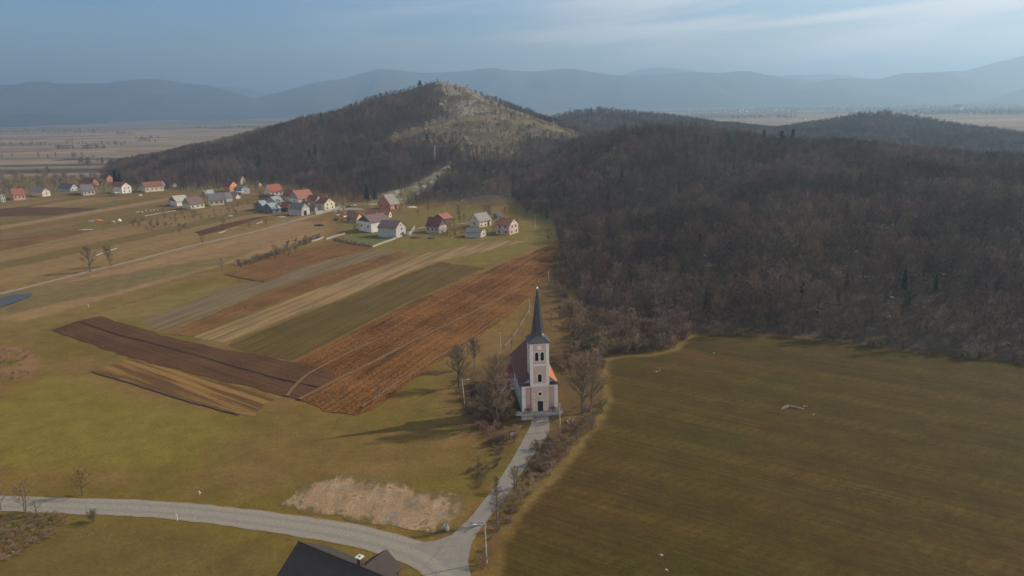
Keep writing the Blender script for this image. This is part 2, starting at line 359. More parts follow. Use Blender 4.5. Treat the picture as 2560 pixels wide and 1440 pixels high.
STRIP = [G(px, py)[:2] for px, py in strip_px]
GAP = [G(px, py)[:2] for px, py in [(1290, 545), (1300, 505), (1360, 500), (1400, 545), (1395, 600), (1340, 590)]]
open_m = in_poly(xs+JX*30, ys+JY*30, OPEN)*1.0; strip_m = in_poly(xs+JX*10, ys+JY*10, STRIP)*1.0; gap_m = in_poly(xs+JX*6, ys+JY*6, GAP)*1.0
dry = mixc(np.array([.128, .100, .050])[None, :]*np.ones((len(xs), 1)), (.075, .062, .036), sstep(.38, .60, n3))
c = c*(1-open_m[:, None])+dry*open_m[:, None]
c = mixc(c, (.165, .145, .070), strip_m*0.85); c = mixc(c, (.150, .125, .042), gap_m*0.9)
top = np.array([at_dist(1150, 215, 1000)[0], 985.0]); dt = np.hypot((xs-top[0])/85, (ys-top[1])/190)
rockm = np.clip((1-sstep(.25, 1.1, dt))+0.15*open_m, 0, 1)*sstep(.54, .62, .5*fbm(xs, ys, 15, 4, 93)+.5*fbm(xs, ys, 6, 3, 97)+0.06*(1-np.clip(dt, 0, 1)))*open_m
c = mixc(c, (.20, .185, .17), rockm*0.7)
c = mixc(c, (.42, .40, .36), strip_m*sstep(.50, .62, fbm(xs, ys, 7, 3, 95))*0.7)
grassy = ((ys < 700)*(1-m_hill))[:, None]; c = c*(1-grassy)+c*np.array([.97, .845, .70])[None, :]*grassy; c = c*(1-.3*rowmask[:, None]*np.array([.95, .72, 1.5])[None, :]); c = np.clip(c, 0.004, 1)
nx, ny = len(gx), len(gy)
ii = (np.arange(ny-1)[:, None]*nx+np.arange(nx-1)[None, :]).ravel(); quads = np.stack([ii, ii+1, ii+nx+1, ii+nx], 1)
GM = bpy.data.materials.new('ground_cover'); GM.use_nodes = True; t = GM.node_tree; t.nodes.clear()
o_ = N(t, 'ShaderNodeOutputMaterial'); b_ = N(t, 'ShaderNodeBsdfPrincipled'); b_.inputs['Roughness'].default_value = 0.95; b_.inputs['Specular IOR Level'].default_value = 0.08
t.links.new(b_.outputs[0], o_.inputs[0]); at = N(t, 'ShaderNodeAttribute', attribute_name='Col'); tc = N(t, 'ShaderNodeTexCoord')
def tex(scale, detail=4, rough=0.65, stretch=None):
    n = N(t, 'ShaderNodeTexNoise'); n.inputs['Scale'].default_value = scale; n.inputs['Detail'].default_value = detail; n.inputs['Roughness'].default_value = rough
    if stretch:
        mp_ = N(t, 'ShaderNodeMapping'); mp_.inputs['Scale'].default_value = stretch; t.links.new(tc.outputs['Object'], mp_.inputs[0]); t.links.new(mp_.outputs[0], n.inputs['Vector'])
    else: t.links.new(tc.outputs['Object'], n.inputs['Vector'])
    return n
def rng_(n, a, b, lo=0.3, hi=0.7):
    r = N(t, 'ShaderNodeMapRange'); t.links.new(n.outputs[0], r.inputs[0]); r.inputs[1].default_value = lo; r.inputs[2].default_value = hi; r.inputs[3].default_value = a; r.inputs[4].default_value = b; return r
na, nb, ncx = tex(1.3, 6, .8), tex(0.16, 5, .6), tex(0.45, 5, .7)
ra, rb = rng_(na, 0.76, 1.24), rng_(nb, 0.84, 1.18)
rang = math.atan2(rd[1], rd[0]); mq = N(t, 'ShaderNodeMapping'); mq.vector_type = 'POINT'; mq.inputs['Rotation'].default_value = (0, 0, -rang); t.links.new(tc.outputs['Object'], mq.inputs[0])
mq2 = N(t, 'ShaderNodeMapping'); mq2.inputs['Scale'].default_value = (0.03, 1.5, 1); t.links.new(mq.outputs[0], mq2.inputs[0]); rown = N(t, 'ShaderNodeTexNoise'); rown.inputs['Scale'].default_value = 1; rown.inputs['Detail'].default_value = 4; rown.inputs['Distortion'].default_value = .25; t.links.new(mq2.outputs[0], rown.inputs['Vector'])
rr0 = rng_(rown, 0.85, 1.15, .34, .66); lerp = N(t, 'ShaderNodeMix', data_type='FLOAT'); t.links.new(at.outputs['Alpha'], lerp.inputs[0]); lerp.inputs[2].default_value = 1.0; t.links.new(rr0.outputs[0], lerp.inputs[3])
rbm = N(t, 'ShaderNodeMath', operation='MULTIPLY'); t.links.new(rb.outputs[0], rbm.inputs[0]); t.links.new(lerp.outputs[0], rbm.inputs[1]); rb = rbm
mm = N(t, 'ShaderNodeMath', operation='MULTIPLY'); t.links.new(ra.outputs[0], mm.inputs[0]); t.links.new(rb.outputs[0], mm.inputs[1])
vm = N(t, 'ShaderNodeVectorMath', operation='SCALE'); t.links.new(at.outputs['Color'], vm.inputs[0]); t.links.new(mm.outputs[0], vm.inputs['Scale'])
hs = N(t, 'ShaderNodeHueSaturation'); t.links.new(vm.outputs[0], hs.inputs['Color']); rc = rng_(ncx, 0.478, 0.522); t.links.new(rc.outputs[0], hs.inputs['Hue'])
t.links.new(hs.outputs[0], b_.inputs['Base Color'])
bp = N(t, 'ShaderNodeBump'); bp.inputs['Distance'].default_value = 0.22; bp.inputs['Strength'].default_value = 0.7; t.links.new(na.outputs[0], bp.inputs['Height']); t.links.new(bp.outputs[0], b_.inputs['Normal'])
ground = np_mesh('ground', np.stack([xs, ys, zs], 1), quads, GM, cols=np.concatenate([c, rowmask[:, None]], 1)); tag(ground, kind='structure')
ground['label'] = 'grass meadows, plain and low hills of the valley floor'

# ------------------------------------------------------------------ mountains on the horizon
mount_m = mat('mountain_forest', (.050, .044, .040), scale=0.004, var=.35, detail=8)
def mountains(name, prof, D, depth, seed, label):
    px = np.array([p[0] for p in prof], float); py = np.array([p[1] for p in prof], float)
    n = max(60, int((px[-1]-px[0])/7)); P = np.linspace(px[0], px[-1], n); Q = np.interp(P, px, py)
    ker = np.ones(7)/7; Q = np.convolve(np.pad(Q, 3, 'edge'), ker, 'valid')
    cr = np.array([at_dist(a, b, D*(1+0.05*math.sin(a/170+seed))) for a, b in zip(P, Q)])
    crz = cr[:, 2]+(fbm(cr[:, 0], cr[:, 0]*0, 300, 3, seed)-0.5)*22
    K = 34; V = []
    for k in range(K+1):
        s = k/K
        if s < .75: t_ = s/.75; y = cr[:, 1]-depth*(1-t_); zf = t_**1.25
        else: t_ = (s-.75)/.25; y = cr[:, 1]+depth*0.8*t_; zf = 1-t_
        x = cr[:, 0]*y/cr[:, 1]
        sp = fbm(x, y*0.35, 620, 4, seed+3); z = crz*zf
        z = z+(sp-0.5)*crz*1.1*np.sin(math.pi*min(zf, 1))*(1 if s < .75 else .3)
        V.append(np.stack([x, y, np.maximum(z, -2 if 0 < k < K else -5)], 1))
    V = np.concatenate(V); i0 = (np.arange(K)[:, None]*n+np.arange(n-1)[None, :]).ravel()
    o = np_mesh(name, V, np.stack([i0, i0+1, i0+n+1, i0+n], 1), mount_m); tag(o, label, 'mountain', kind='structure')
mountains('mountains', [(-260, 235), (-100, 214), (0, 209), (60, 205), (160, 207), (230, 212), (300, 201), (365, 195), (430, 201), (520, 213), (580, 228), (650, 248), (760, 275), (880, 305)], 8200, 2300, 5, 'long blue wooded ridge left of the rocky hill')
mountains('mountains', [(400, 262), (480, 225), (560, 214), (620, 222), (700, 240), (820, 262)], 13200, 1500, 9, 'faintest far ridge seen in the gap left of centre')
mountains('mountains', [(540, 290), (600, 262), (640, 242), (700, 231), (760, 212), (850, 197), (905, 179), (950, 171), (1000, 176), (1060, 183), (1110, 178), (1160, 176), (1220, 169), (1270, 177), (1330, 178), (1415, 169), (1470, 177), (1540, 187), (1600, 189), (1660, 183), (1740, 178), (1780, 182), (1860, 181), (1900, 187), (2000, 197), (2100, 207), (2250, 235)], 9400, 2400, 13, 'blue mountain chain behind the rocky hill')
mountains('mountains', [(1480, 225), (1540, 188), (1600, 173), (1640, 167), (1680, 168), (1720, 176), (1800, 184), (1960, 187), (2080, 185), (2200, 196), (2320, 225)], 12300, 1800, 19, 'pale farther mountain crest behind the chain at right')
mountains('mountains', [(1860, 250), (1960, 222), (2050, 200), (2120, 192), (2190, 198), (2260, 183), (2330, 181), (2370, 176), (2420, 177), (2470, 160), (2520, 146), (2560, 137), (2680, 118), (2850, 110)], 8600, 2200, 23, 'rising mountain slope at the right edge')
mountains('mountains', [(2380, 262), (2440, 252), (2490, 243), (2540, 224), (2640, 200), (2760, 190)], 6200, 900, 29, 'low dark spur at the right edge of the plain')
mountains('mountains', [(-160, 300), (0, 288), (60, 281), (120, 283), (200, 292), (270, 299)], 5600, 700, 31, 'low hillock on the plain at the left edge')
mountains('mountains', [(470, 297), (510, 290), (545, 287), (580, 292), (620, 299)], 5900, 500, 37, 'small pale mound at the foot of the left ridge')

# ------------------------------------------------------------------ sheets: fields, roads
def sheet_mesh(poly, step, off, relief=None, jitter=0.5, seed=0):
    P = [];
    n = len(poly)
    for i in range(n):
        a = np.array(poly[i]); b = np.array(poly[(i+1) % n]); L = np.linalg.norm(b-a); q = max(1, int(L/step))
        for j in range(q): P.append(a+(b-a)*j/q)
    P = np.array(P)
    if jitter: P = P+np.stack([fbm(P[:, 0], P[:, 1], 4.5, 3, seed+1)-.5, fbm(P[:, 0], P[:, 1], 4.5, 3, seed+2)-.5], 1)*jitter*2
    x0, y0 = P.min(0); x1, y1 = P.max(0)
    X, Y = np.meshgrid(np.arange(x0, x1, step), np.arange(y0, y1, step)); r = np.random.default_rng(seed)
    X = X.ravel()+r.uniform(-.25, .25, X.size)*step; Y = Y.ravel()+r.uniform(-.25, .25, Y.size)*step
    k = in_poly(X, Y, P); X, Y = X[k], Y[k]; d, _ = seg_dist(X, Y, P, True); k = d > step*.35; X, Y = X[k], Y[k]
    vs = [Vector((float(a), float(b))) for a, b in P]+[Vector((float(a), float(b))) for a, b in zip(X, Y)]
    ov, _, of, *_ = delaunay_2d_cdt(vs, [], [list(range(len(P)))], 1, 1e-5)
    A = np.array([(v.x, v.y) for v in ov]); z = height(A[:, 0], A[:, 1])+off
    if relief is not None:
        d, _ = seg_dist(A[:, 0], A[:, 1], P, True); rl = relief(A[:, 0], A[:, 1]); z = z+np.maximum(rl-np.percentile(rl, 8), 0)*np.clip(d/3.0, 0.05, 1)
    return np.column_stack([A, z]), np.array([f for f in of if len(f) == 3])
def soil_mat(name, ca, cb_, ang, period, contrast=0.6, wav=0.5, bumpd=0.35, fine=2.2):
    M = bpy.data.materials.new(name); M.use_nodes = True; t = M.node_tree; t.nodes.clear()
    o = N(t, 'ShaderNodeOutputMaterial'); b = N(t, 'ShaderNodeBsdfPrincipled'); b.inputs['Roughness'].default_value = .95; b.inputs['Specular IOR Level'].default_value = .08; t.links.new(b.outputs[0], o.inputs[0])
    tc = N(t, 'ShaderNodeTexCoord'); m0 = N(t, 'ShaderNodeMapping'); m0.inputs['Rotation'].default_value = (0, 0, -ang); t.links.new(tc.outputs['Object'], m0.inputs[0])
    m1 = N(t, 'ShaderNodeMapping'); m1.inputs['Scale'].default_value = (0.018, 1.0/period, 1); t.links.new(m0.outputs[0], m1.inputs[0])
    rows = N(t, 'ShaderNodeTexNoise'); rows.inputs['Scale'].default_value = 1.0; rows.inputs['Detail'].default_value = 3; t.links.new(m1.outputs[0], rows.inputs['Vector'])
    cl = N(t, 'ShaderNodeTexNoise'); cl.inputs['Scale'].default_value = fine; cl.inputs['Detail'].default_value = 5; cl.inputs['Roughness'].default_value = .7; t.links.new(tc.outputs['Object'], cl.inputs['Vector'])
    pt = N(t, 'ShaderNodeTexNoise'); pt.inputs['Scale'].default_value = .06; pt.inputs['Detail'].default_value = 3; t.links.new(tc.outputs['Object'], pt.inputs['Vector'])
    a1 = N(t, 'ShaderNodeMath', operation='MULTIPLY_ADD'); t.links.new(rows.outputs[0], a1.inputs[0]); a1.inputs[1].default_value = wav; t.links.new(cl.outputs[0], a1.inputs[2])
    a2 = N(t, 'ShaderNodeMath', operation='MULTIPLY_ADD'); t.links.new(pt.outputs[0], a2.inputs[0]); a2.inputs[1].default_value = .5; t.links.new(a1.outputs[0], a2.inputs[2])
    mid = (wav+1.5)/2; r = N(t, 'ShaderNodeMapRange'); t.links.new(a2.outputs[0], r.inputs[0]); r.inputs[1].default_value = mid-.28/contrast*.6; r.inputs[2].default_value = mid+.28/contrast*.6
    mx = N(t, 'ShaderNodeMix', data_type='RGBA'); t.links.new(r.outputs[0], mx.inputs[0]); mx.inputs[6].default_value = (*cb_, 1); mx.inputs[7].default_value = (*ca, 1); t.links.new(mx.outputs[2], b.inputs['Base Color'])
    bp = N(t, 'ShaderNodeBump'); bp.inputs['Distance'].default_value = bumpd; t.links.new(a1.outputs[0], bp.inputs['Height']); t.links.new(bp.outputs[0], b.inputs['Normal'])
    return M
def px_ang(a, b):
    a, b = flat(*a), flat(*b); return math.atan2(b[1]-a[1], b[0]-a[0])
A1 = px_ang((750, 1000), (1390, 612)); A2 = px_ang((250, 800), (720, 950)); 
def rows_relief(ang, period, amp, clod, seed, cscale=1.6):
    ca, sa = math.cos(ang), math.sin(ang)
    def f(x, y):
        v = -x*sa+y*ca; u = x*ca+y*sa
        return (vnoise(u/9, v/period, seed)-.5)*amp+(fbm(x, y, cscale, 2, seed+4)-.5)*clod
    return f
def field(name, px, step, off, m_, relief, seed, label, jit=1.1):
    V, F = sheet_mesh(fw(*px), step, off, relief, jit, seed)
    o = np_mesh(name, V, F, m_, smooth=False); tag(o, label, 'field', kind='structure'); return o
plough_a = soil_mat('ploughed_clay', (0.209, 0.096, 0.028), (0.065, 0.030, 0.010), A1, 1.1, 1.0, .55, .55, 1.5)
plough_b = soil_mat('dark_tilled_soil', (0.117, 0.060, 0.029), (0.055, 0.027, 0.013), A2, .9, .9, .5, .35)
plough_c = soil_mat('stubble_soil', (0.208, 0.119, 0.039), (0.098, 0.055, 0.021), A2, 2.0, .9, 2.6, .2)
plough_d = soil_mat('reddish_tilled_soil', (0.194, 0.101, 0.036), (0.085, 0.045, 0.019), A1, 1.2, 1.0, .45, .4, 1.6)
crop_m = soil_mat('short_winter_crop', (0.107, 0.070, 0.022), (0.072, 0.049, 0.014), A1, 2.0, 1.0, 1.0, .15)
pale_m = soil_mat('pale_dry_stubble', (0.238, 0.158, 0.076), (0.147, 0.099, 0.043), A1, 2.2, 1.1, 1.8, .15)
grey_m = soil_mat('greyish_stubble', (0.162, 0.118, 0.068), (0.112, 0.081, 0.044), A1, 2.2, 1.0, 1.4, .15)
field('field', [(735, 905), (880, 832), (1030, 757), (1210, 682), (1330, 632), (1378, 611), (1392, 622), (1398, 650), (1372, 690), (1318, 748), (1262, 798), (1200, 843), (1150, 873), (1085, 915), (1010, 965), (930, 1027), (885, 1037), (815, 1027), (748, 1004), (770, 985), (815, 960), (850, 940), (790, 922)], .95, .10, plough_a, rows_relief(A1, 1.3, .22, .5, 5), 1, 'big rough ploughed brown field left of the church')
field('field', [(128, 827), (185, 805), (252, 791), (420, 842), (560, 873), (735, 905), (790, 922), (850, 940), (815, 960), (745, 1003), (715, 993), (620, 966), (520, 943), (320, 893)], .95, .10, plough_b, rows_relief(A2, 1.2, .15, .22, 7), 2, 'dark brown tilled strip crossing below the long fields')
field('field', [(228, 926), (318, 897), (430, 922), (520, 947), (620, 972), (700, 992), (660, 1012), (640, 1040), (600, 1036), (520, 1012), (430, 985), (330, 952)], 1.1, .07, plough_c, rows_relief(A2, 2.4, .25, .1, 8), 3, 'short tan plot with curved stubble rows', 1.0)
field('field', [(570, 862), (700, 808), (860, 748), (990, 698), (1100, 657), (1212, 672), (1120, 715), (1028, 753), (880, 828), (733, 901), (690, 897), (630, 888)], 1.4, .07, crop_m, rows_relief(A1, 2.2, .1, .08, 9), 4, 'dark olive strip between pale stubble and the ploughed field')
field('field', [(482, 842), (600, 797), (720, 748), (860, 700), (1028, 642), (1130, 622), (1240, 603), (1320, 603), (1160, 643), (1095, 655), (985, 697), (858, 745), (700, 803), (568, 859), (540, 855)], 1.4, .06, pale_m, rows_relief(A1, 2.2, .12, .08, 10), 5, 'pale dry stubble strip beside the dark olive strip')
field('field', [(405, 835), (520, 790), (640, 738), (800, 688), (1000, 629), (1028, 633), (1010, 642), (860, 696), (718, 745), (598, 792), (480, 840), (440, 838)], 1.0, .10, plough_d, rows_relief(A1, 1.2, .25, .35, 11), 6, 'narrow reddish ploughed strip between grey and pale stubble')
field('field', [(350, 805), (450, 765), (560, 722), (700, 683), (820, 652), (900, 632), (965, 622), (1000, 627), (800, 684), (640, 734), (520, 786), (403, 831)], 1.6, .05, grey_m, rows_relief(A1, 2.2, .08, .06, 12), 7, 'greyish stubble strip running towards the lawn wall')
field('field', [(560, 685), (640, 653), (740, 630), (832, 606), (900, 612), (932, 620), (880, 634), (820, 648), (740, 675), (662, 705), (610, 696)], 1.0, .10, plough_d, rows_relief(A1, 1.2, .25, .35, 13), 8, 'short reddish ploughed plot below the village lawn')
field('field', [(-120, 535), (0, 522), (50, 518), (150, 518), (250, 521), (130, 538), (0, 542), (-120, 550)], 2.2, .06, plough_b, rows_relief(A1, 2, .1, .15, 14), 9, 'dark ploughed strip below the far left houses')
field('field', [(-120, 612), (0, 600), (110, 587), (160, 577), (235, 575), (170, 592), (90, 610), (0, 628), (-120, 648)], 2.0, .06, plough_d, rows_relief(A1, 2, .1, .15, 15), 10, 'reddish ploughed strip in the left meadows')
field('field', [(485, 580), (560, 560), (640, 543), (672, 541), (600, 562), (540, 580), (500, 590)], 2.0, .06, plough_b, rows_relief(A1, 2, .1, .15, 16), 11, 'small dark garden plot beside the village road')
lawn_m = mat('lawn_grass', (.098, .098, .030), scale=.8, var=.25, bump=.05)
field('lawn', [(832, 600), (900, 585), (985, 592), (988, 597), (932, 618), (880, 609)], 1.6, .05, lawn_m, None, 12, 'green garden lawn beside the grey barn', .2)

def spline(pts, step=2.0):
    P = [np.array(p, float) for p in pts]; P = [2*P[0]-P[1]]+P+[2*P[-1]-P[-2]]; out = []
    for i in range(1, len(P)-2):
        n = max(2, int(np.linalg.norm(P[i+1]-P[i])/step))
        for j in range(n):
            t = j/n; a, b, c_, d = P[i-1:i+3]
            out.append(.5*((2*b)+(-a+c_)*t+(2*a-5*b+4*c_-d)*t*t+(-a+3*b-3*c_+d)*t**3))
    out.append(P[-2]); return np.array(out)
def ribbon(name, ctr, width, off, m_, label, step=1.5, cat='road', cols=8, edge=.0, seed=0):
    S = spline(ctr, step); T = np.gradient(S, axis=0); T /= np.linalg.norm(T, axis=1)[:, None]; Nn = np.stack([-T[:, 1], T[:, 0]], 1)
    w = np.interp(np.linspace(0, 1, len(S)), np.linspace(0, 1, len(width)), width) if hasattr(width, '__len__') else np.full(len(S), width)
    V = []; UV = []; acc = np.concatenate([[0], np.cumsum(np.linalg.norm(np.diff(S, axis=0), axis=1))])
    for k in range(cols+1):
        s = k/cols-.5; e = (vnoise(acc/2.2, acc*0+k, seed)-.5)*edge*(1 if k in (0, cols) else 0)
        p = S+Nn*(s*w+e)[:, None]; V.append(np.column_stack([p, height(p[:, 0], p[:, 1])+off+.06*(1-4*s*s)])); UV.append(np.stack([np.full(len(S), k/cols), acc/10], 1))
    V = np.concatenate(V); UV = np.concatenate(UV); n = len(S); i0 = (np.arange(cols)[:, None]*n+np.arange(n-1)[None, :]).ravel()
    o = np_mesh(name, V, np.stack([i0, i0+n, i0+n+1, i0+1], 1)[:, ::-1], m_, uvs=UV); tag(o, label, cat, kind='structure'); return o
def road_mat(name, base, edgec, track, dark=.86):
    M = bpy.data.materials.new(name); M.use_nodes = True; t = M.node_tree; t.nodes.clear()
    o = N(t, 'ShaderNodeOutputMaterial'); b = N(t, 'ShaderNodeBsdfPrincipled'); b.inputs['Roughness'].default_value = .85; b.inputs['Specular IOR Level'].default_value = .2; t.links.new(b.outputs[0], o.inputs[0])
    uv = N(t, 'ShaderNodeUVMap'); sp = N(t, 'ShaderNodeSeparateXYZ'); t.links.new(uv.outputs[0], sp.inputs[0])
    ramp = N(t, 'ShaderNodeValToRGB'); e = ramp.color_ramp.elements; e[0].position = 0; e[0].color = (*edgec, 1); e[1].position = 1; e[1].color = (*edgec, 1)
    for p, c_ in ((.07, base), (.16, base), (.30, track), (.42, base), (.58, base), (.70, track), (.84, base), (.93, base)):
        q = ramp.color_ramp.elements.new(p); q.color = (*c_, 1)
    tc = N(t, 'ShaderNodeTexCoord'); n = N(t, 'ShaderNodeTexNoise'); n.inputs['Scale'].default_value = .35; n.inputs['Detail'].default_value = 6; t.links.new(tc.outputs['Object'], n.inputs['Vector'])
    w = N(t, 'ShaderNodeMath', operation='MULTIPLY_ADD'); t.links.new(n.outputs[0], w.inputs[0]); w.inputs[1].default_value = .12; 
    s2 = N(t, 'ShaderNodeMath', operation='SUBTRACT'); t.links.new(sp.outputs[0], s2.inputs[0]); s2.inputs[1].default_value = .06; t.links.new(s2.outputs[0], w.inputs[2])
    t.links.new(w.outputs[0], ramp.inputs[0])
    n2 = N(t, 'ShaderNodeTexNoise'); n2.inputs['Scale'].default_value = 2.5; n2.inputs['Detail'].default_value = 6; t.links.new(tc.outputs['Object'], n2.inputs['Vector'])
    r = N(t, 'ShaderNodeMapRange'); t.links.new(n2.outputs[0], r.inputs[0]); r.inputs[1].default_value = .3; r.inputs[2].default_value = .7; r.inputs[3].default_value = .82; r.inputs[4].default_value = 1.15
    vm = N(t, 'ShaderNodeVectorMath', operation='SCALE'); t.links.new(ramp.outputs[0], vm.inputs[0]); t.links.new(r.outputs[0], vm.inputs['Scale']); t.links.new(vm.outputs[0], b.inputs['Base Color'])
    return M
asphalt = road_mat('worn_asphalt', (.225, .203, .165), (.195, .155, .105), (.180, .168, .146))
drive_m = mat('drive_asphalt', (.185, .172, .150), scale=.7, var=.16, rough=.85, bump=.01)
gravel_r = road_mat('gravel_lane', (.225, .190, .140), (.170, .130, .080), (.250, .215, .165))
main_c = [flat(*p) for p in [(-420, 1262), (-200, 1258), (-60, 1258), (60, 1261), (200, 1266), (330, 1270), (450, 1278), (600, 1294), (760, 1316), (880, 1336), (980, 1362), (1060, 1392), (1110, 1430), (1135, 1480), (1140, 1560), (1140, 1700)]]
ribbon('road', main_c, [5.6, 5.6, 5.6, 5.8, 6.2, 6.4, 6.6], .05, asphalt, 'pale worn asphalt road curving across the foreground', cols=10, edge=.35, seed=3)
drv = [(1092, 1350), (1130, 1336), (1170, 1300), (1212, 1248), (1250, 1196), (1276, 1156), (1302, 1110), (1322, 1072), (1330, 1052), (1333, 1045), (1372, 1042), (1374, 1062), (1372, 1085), (1352, 1115), (1322, 1155), (1296, 1196), (1262, 1245), (1226, 1290), (1195, 1330), (1178, 1362), (1170, 1400), (1180, 1450), (1230, 1530), (1130, 1540), (1110, 1460), (1080, 1400), (1010, 1362)]
V, F = sheet_mesh(fw(*drv), 1.1, .098, None, .12, 31)
o = np_mesh('driveway', V, F, drive_m); tag(o, 'grey asphalt drive from the road up to the church terrace', 'driveway', kind='structure')
vr = [flat(*p) for p in [(-300, 790), (-100, 757), (0, 734), (120, 704), (230, 676), (340, 650), (440, 624), (510, 607), (600, 588), (690, 566), (760, 546), (815, 532), (850, 524), (880, 521), (905, 523)]]
ribbon('lane', vr, 3.0, .06, gravel_r, 'narrow pale lane from the left edge to the village', cols=6, edge=.6, seed=5)
V, F = sheet_mesh(fw((838, 518), (850, 513), (872, 519), (900, 522), (925, 528), (895, 526), (868, 526), (846, 529), (836, 533)), 1.5, .075, None, .3, 33)
o = np_mesh('lane', V, F, mat('village_gravel', (.22, .19, .145), scale=.5, var=.15)); tag(o, 'gravel fork of the lane beside the cream gabled house', 'road', kind='structure')
vl = [flat(*p) for p in [(1035, 575), (1075, 566), (1130, 562), (1180, 558), (1235, 556)]]
ribbon('lane', vl, 2.6, .06, gravel_r, 'faint lane between the village houses at right', cols=6, edge=.6, seed=6)
# wheel tracks and open furrows on the fields
trk_m = mat('packed_pale_earth', (.142, .086, .044), scale=1.2, var=.25, bump=.05); fur_m = mat('dark_furrow', (.050, .030, .020), scale=1.2, var=.25)  # furrow strips coloured darker than the tilled soil
def track(px, w, off, m_, label, seed=0): ribbon('track', [flat(*p) for p in px], w, off, m_, label, cols=2, edge=.5, seed=seed, cat='track')
track([(748, 1001), (812, 968), (870, 938), (940, 905), (1040, 853), (1150, 800), (1260, 745), (1300, 725)], 1.1, .40, trk_m, 'pale packed wheel track running the length of the ploughed field', 1)
track([(718, 992), (742, 962), (775, 935), (830, 905), (900, 872), (960, 846)], 1.0, .38, trk_m, 'curved pale wheel track at the lower left of the ploughed field', 2)
track([(905, 1020), (1000, 955), (1090, 900), (1180, 845), (1260, 790)], .8, .40, trk_m, 'faint pale track along the right side of the ploughed field', 3)
track([(205, 808), (300, 838), (420, 869), (560, 908), (680, 943), (760, 962), (812, 972)], .55, .30, fur_m, 'open dark furrow down the middle of the dark tilled strip', 4)
track([(560, 686), (610, 697), (662, 706)], .7, .12, fur_m, 'dark end furrow of the short reddish plot', 5)
track([(232, 930), (330, 958), (430, 990), (520, 1016), (600, 1038)], .9, .22, mat('dark_edge_soil', (.085, .052, .028), var=.2), 'dark soil edge below the curved stubble plot', 6)
# bare dirt bank by the road
dirt = bpy.data.materials.new('bare_dirt'); dirt.use_nodes = True; t = dirt.node_tree; b_ = t.nodes['Principled BSDF']; b_.inputs['Roughness'].default_value = .95; b_.inputs['Specular IOR Level'].default_value = .08
tc = N(t, 'ShaderNodeTexCoord'); na, nb, ncx = tex(.16, 6, .65), tex(.9, 6, .75), tex(.35, 5, .7, (1.0, .35, 1))
ramp = N(t, 'ShaderNodeValToRGB'); e = ramp.color_ramp.elements; e[0].position = .38; e[0].color = (.120, .095, .045, 1); e[1].position = .66; e[1].color = (.22, .185, .14, 1)
for p, q in ((.42, (.190, .130, .075, 1)), (.46, (.285, .210, .125, 1)), (.50, (.175, .125, .072, 1)), (.54, (.290, .180, .095, 1)), (.59, (.175, .135, .095, 1))):
    k = ramp.color_ramp.elements.new(p); k.color = q
s1 = N(t, 'ShaderNodeMath', operation='MULTIPLY_ADD'); t.links.new(nb.outputs[0], s1.inputs[0]); s1.inputs[1].default_value = .45; t.links.new(na.outputs[0], s1.inputs[2])
s2 = N(t, 'ShaderNodeMath', operation='SUBTRACT'); t.links.new(s1.outputs[0], s2.inputs[0]); s2.inputs[1].default_value = .22; t.links.new(s2.outputs[0], ramp.inputs[0])
rr_ = rng_(ncx, .7, 1.35); vm = N(t, 'ShaderNodeVectorMath', operation='SCALE'); t.links.new(ramp.outputs[0], vm.inputs[0]); t.links.new(rr_.outputs[0], vm.inputs['Scale']); fa = N(t, 'ShaderNodeAttribute', attribute_name='Col'); fs_ = N(t, 'ShaderNodeMath', operation='MULTIPLY_ADD'); t.links.new(ncx.outputs[0], fs_.inputs[0]); fs_.inputs[1].default_value = 2.2; t.links.new(fa.outputs['Fac'], fs_.inputs[2])
fr_ = N(t, 'ShaderNodeMapRange'); t.links.new(fs_.outputs[0], fr_.inputs[0]); fr_.inputs[1].default_value = 1.25; fr_.inputs[2].default_value = 1.65; gx_ = N(t, 'ShaderNodeMix', data_type='RGBA'); t.links.new(fr_.outputs[0], gx_.inputs[0]); gx_.inputs[6].default_value = (.118, .088, .032, 1); t.links.new(vm.outputs[0], gx_.inputs[7])
t.links.new(gx_.outputs[2], b_.inputs['Base Color'])
bp = N(t, 'ShaderNodeBump'); bp.inputs['Distance'].default_value = .2; t.links.new(nb.outputs[0], bp.inputs['Height']); t.links.new(bp.outputs[0], b_.inputs['Normal'])
bank = fw((684, 1262), (720, 1236), (765, 1208), (820, 1192), (880, 1187), (950, 1196), (1010, 1210), (1060, 1228), (1120, 1238), (1165, 1240), (1178, 1262), (1160, 1285), (1140, 1315), (1110, 1338), (1060, 1340), (985, 1325), (900, 1306), (800, 1290), (720, 1276))
def bank_relief(x, y):
    d, _ = seg_dist(x, y, fw((700, 1250), (765, 1210), (860, 1192), (1000, 1212), (1120, 1240)))
    return .55*np.exp(-(d/1.3)**2)*(0.4+fbm(x, y, 3, 3, 61))*(x < flat(980, 1210)[0])+(fbm(x, y, 2.2, 3, 62)-.4)*.22
V, F = sheet_mesh(bank, .8, .055, bank_relief, 2.2, 35); de_, _ = seg_dist(V[:, 0], V[:, 1], bank, True); up_ = sstep(flat(900, 1186)[1]-7, flat(900, 1186)[1]+1, V[:, 1])
fade = np.clip(de_/4.2, 0, 1)*(1-.5*up_*(V[:, 0] > flat(840, 1220)[0]))*(1-.35*sstep(flat(1000, 1280)[0], flat(1170, 1280)[0], V[:, 0])); o = np_mesh('dirt_bank', V, F, dirt, smooth=False, cols=np.column_stack([fade, fade, fade, fade])); tag(o, 'bare pale earth bank on the inside of the road bend', 'dirt bank', kind='structure')
water_m = mat('puddle_water', (.060, .068, .068), rough=.5, spec=.12, var=.1)
V, F = sheet_mesh(fw((-160, 775), (-60, 757), (0, 745), (45, 736), (84, 731), (72, 742), (40, 755), (0, 768), (-100, 790), (-200, 800)), 2.5, .06, None, 1.4, 36); V[:, 2] = V[:, 2].mean()+.25
